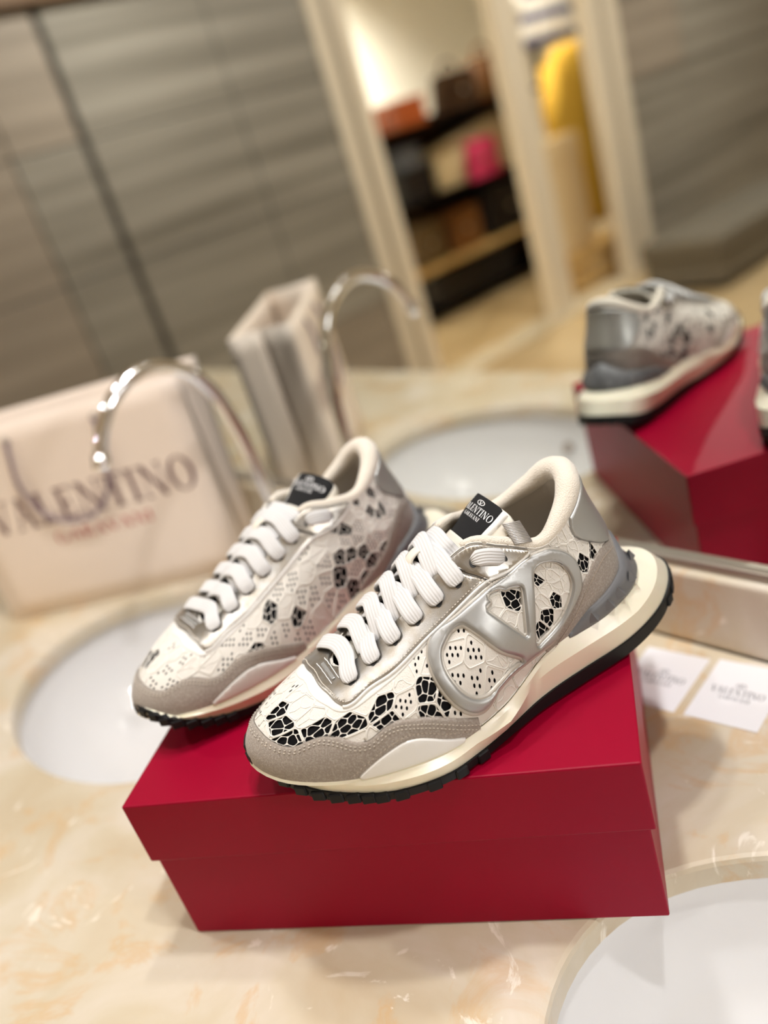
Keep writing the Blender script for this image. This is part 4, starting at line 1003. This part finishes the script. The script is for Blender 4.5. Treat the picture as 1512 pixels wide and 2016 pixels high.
    Fc = [(i*nn+j, i*nn+j+1, (i+1)*nn+j+1, (i+1)*nn+j) for i in range(59) for j in range(5)]+[tuple(range(nn)), tuple(59*nn+j for j in range(nn-1, -1, -1))]
    q = sp('heel_clip', (rows.reshape(-1, 3), [f[::-1] for f in Fc]), 'clip', smooth=True, lab='grey moulded heel clip with pyramid studs')
    for u in (-.155, -.125, -.094, -.06, -.02, .02, .06, .094, .125, .155):
        i = int(np.argmin(np.abs(tc-u))); c = (mid[i]*.45+low_out[i]*.55); n = SN(np.array([tc[i]]), np.array([vu[i]*.3]))[0]*.7+ob[i]*.3
        tg = mid[min(i+1, 59)]-mid[i-1]; tg /= np.linalg.norm(tg); s_ = np.cross(n, tg); s_ /= np.linalg.norm(s_); a = .0054
        v_ = [c+tg*a-n*.001-s_*.0008, c-tg*a-n*.001-s_*.0008, c+tg*a*.1-n*.001+s_*(a*1.35 if s_[2] > 0 else -a*1.35), c+n*.0034]
        if s_[2] < 0: v_[0], v_[1] = c+tg*a-n*.001+s_*.0008, c-tg*a-n*.001+s_*.0008
        sp('stud', (np.array(v_), [(0, 1, 3), (1, 2, 3), (2, 0, 3), (2, 1, 0)]), 'clip', q, False)
    # collar: padded rim and lining
    tr = np.linspace(-.295, .295, 90); R_ = np.interp(np.abs(tr), [0, .07, .12, .17, .22, .27, .295], [.0078, .0076, .0062, .0046, .0038, .0032, .0024])
    Tp = TOPLINE(tr); Nn = SN(tr, np.full(90, .96)); cpt = Tp-Nn*(R_*.75)[:, None]+up*(R_*.25)[:, None]
    q = sp('collar_rim', tube_data(cpt, R_, 12), 'terry', lab='padded cream collar rim')
    vv = np.array([1.0, .9, .75, .6, .45, .3, .18]); tr2 = np.linspace(-.30, .30, 80)
    R2 = np.interp(np.abs(tr2), np.abs(tr[45:]), R_[45:]); rows = []
    for i, v in enumerate(vv): rows.append(S(tr2, np.full(80, v))-SN(tr2, np.full(80, min(v, .96)))*(R2*1.5*(1-.15*i)+.0012*i*.4)[:, None])
    X = np.stack(rows, 1).reshape(-1, 3); sp('lining', (X, grid_faces(80, len(vv))), 'insole')
    ti = np.linspace(0, 1, 60, endpoint=False); lp = S(ti, np.full(60, .16))-SN(ti, np.full(60, .2))*.003; lp[:, 2] = np.minimum(lp[:, 2], .052); V_, Fc = loft_loops([lp-up*.002, lp]); sp('insole', (V_, Fc), 'insole')
    # tongue with label
    q = sp('tongue', slab_data(tongue_pt, 0, 1, -1, 1, -.0045, 0, 60, 17, (.10, .25)), 'cream_leather', lab='cream leather tongue')
    lb = sp('label', slab_data(tongue_pt, .585, 1.0, -.94, .72, -.001, .0014, 26, 15, (.06, .16)), 'label', q, lab='black woven brand label')
    sp('label_trim', slab_data(tongue_pt, .57, .985, .70, .82, -.001, .0017, 22, 4), 'white_leather', q)
    sp('label_fold', slab_data(tongue_pt, .51, .59, -.92, .74, -.001, .0019, 6, 15), 'cream_leather', q)
    wl_ = .026
    def on_label(a0): return lambda x, y: tuple(tongue_pt(np.array(a0+y/.125), np.array((x*fl_)/wl_-.10), np.array(.0017)))
    tparts = [text_data('VALENTINO', .0080, on_label(.838), squeeze=.63), text_data('GARAVANI', .0046, on_label(.785), squeeze=.66), logo_data(.0050, on_label(.940))]
    V_, Fc = merge(tparts); sp('label_lettering', (V_, Fc if not right else [f for f in Fc]), 'label_white', lb, False)
    el = []
    for i in range(14):
        z0 = np.array([.1200, .0240, .1140]); z1 = np.array([.1185, .0310, .1030]); c = z0+(z1-z0)*i/13; el.append(tube_data([c+np.array([.0055, .0008, .0015]), c+np.array([0, .0012, .0002]), c+np.array([-.0055, .0002, -.0015])], .0007, 6))
    sp('elastic', merge(el), 'elastic', q, kind='stuff')
    # laces
    EY = [np.array(e) for e in OUT['eyelets']]; rows_t = [e[0] for e in EY]
    def sfp(t, v, h): return S(np.array([t]), np.array([v]))[0]+SN(np.array([t]), np.array([v]))[0]*h
    def sfn(t, v): return SN(np.array([t]), np.array([v]))[0]
    def mid_over(p, q_, u, h):
        c = p*(1-u)+q_*u; aa = np.clip((.235-c[0])/.115, 0, 1); T_ = tongue_pt(np.array(aa*.98), np.array(np.clip(c[1]/.02, -1, 1)), np.array(0.0)); r = c.copy(); r[2] = max(c[2]+.001, T_[2]+h); return r
    def strap(name, ts, vs, te, ve, over, inner_start, half=.0058, hide=False):
        ps = sfp(ts, vs if inner_start else vs-.02, -.0015 if inner_start else .0030); pe = sfp(te, ve-.02, .0030 if not hide else -.004)
        p1 = sfp(ts, min(vs+.06, 1.0), .002) if not inner_start else sfp(ts, 1.0, over*.6)
        pe2 = sfp(te, min(ve+.12, 1), .0050+over*.3)
        m1, m2_ = mid_over(p1, pe2, .35, .0020+over), mid_over(p1, pe2, .68, .0020+over)
        ne = sfn(te, ve)*(.0026 if not hide else -.001)
        pts = [ps, p1, m1, m2_, pe+(m2_-pe)*.55+ne, pe+(m2_-pe)*.22+ne, pe]
        if not inner_start:
            ns = sfn(ts, vs)*.0026; pts = [ps, ps+(m1-ps)*.22+ns, ps+(m1-ps)*.55+ns, m1, m2_, pe+(m2_-pe)*.55+ne, pe+(m2_-pe)*.22+ne, pe]
        pth = smooth_path(pts, 34)
        for _ in range(3): pth[1:-1] = pth[1:-1]*.5+(pth[:-2]+pth[2:])*.25
        u = np.linspace(0, 1, 34)[:, None]; upv = sfn(ts, .95)*(1-u)**2+np.array([.35, 0, 1.])*2*u*(1-u)+sfn(te, .9)*u**2
        tp = np.interp(np.linspace(0, 1, 34), [0, .06, .16, .86, .95, 1], [.75 if inner_start else .55, .92, 1, 1, .92, .55])
        return sp(name, ribbon_data(pth, upv, half, .00125, 6, tp), 'lace_string')
    nrow = len(EY)
    strap('shoelace_strap', EY[0][0], EY[0][1], 1-EY[0][0], EY[0][1], .0030, False)
    for i in range(nrow-1):
        strap('shoelace_strap', 1-rows_t[i]+.004, .97, EY[i+1][0], EY[i+1][1], .0012, True)          # inner edge -> outer eyelet
        strap('shoelace_strap', rows_t[i]-.004, .97, 1-EY[i+1][0], EY[i+1][1], .0042, True)           # outer edge -> inner eyelet, on top
    strap('shoelace_strap', 1-rows_t[5]+.004, .98, .304, .985, .0010, True, hide=True)
    for mir in (False, True):
        a, b = OUT['toplace']; pts = [np.array(a)+(np.array(b)-np.array(a))*u for u in np.linspace(0, 1, 14)]
        m2 = poly_metric([(p[0] if not mir else 1-p[0], p[1]) for p in pts]); hgt = .0022+.0035*np.sin(np.linspace(0, math.pi, 14))**.5
        sp('shoelace_strap', ribbon_data(surf(m2, hgt), SN(m2[:, 0]/TS, m2[:, 1]/VS), .0050, .0016, 6, np.interp(np.linspace(0, 1, 14), [0, .15, .85, 1], [.5, 1, 1, .5])), 'lace_string')
        for e in EY+[np.array(a), np.array(b)]:
            c = poly_metric([(e[0] if not mir else 1-e[0], e[1]-.012)])[0]; ring = np.array([c+.0026*np.array([math.cos(x), math.sin(x)]) for x in np.linspace(0, 2*math.pi, 14, endpoint=False)])
            hh = .0029 if e[0] > .30 else .0036; X = np.vstack([surf(ring, np.full(14, hh)), surf(c[None], [hh-.0003])]); Fc = [(i, (i+1) % 14, 14) for i in range(14)]
            sp('eyelet', (X, Fc if not mir else [f[::-1] for f in Fc]), 'dark', smooth=False)
    # lace keeper loop on the tongue
    kp = [tongue_pt(np.array(a), np.array(b), np.array(h)) for a, b, h in ((.33, .16, -.001), (.335, .15, .006), (.37, .08, .0135), (.42, .0, .0145), (.465, -.06, .010), (.485, -.08, -.001))]
    pth = smooth_path(kp, 22); sp('lace_keeper', ribbon_data(pth, np.tile([.4, 0, 1.], (22, 1)), .0050, .0009, 1), 'cream_leather')
    return root
H_BOX = .1250
make_sneaker('white lace sneaker with silver V emblem nearest the camera', (.2001, -.1011, H_BOX+.0003), -1.9675, right=False)
make_sneaker('white lace sneaker set behind, its plain inner side showing', (-.0200, -.0960, H_BOX+.0003), -1.625, right=True)
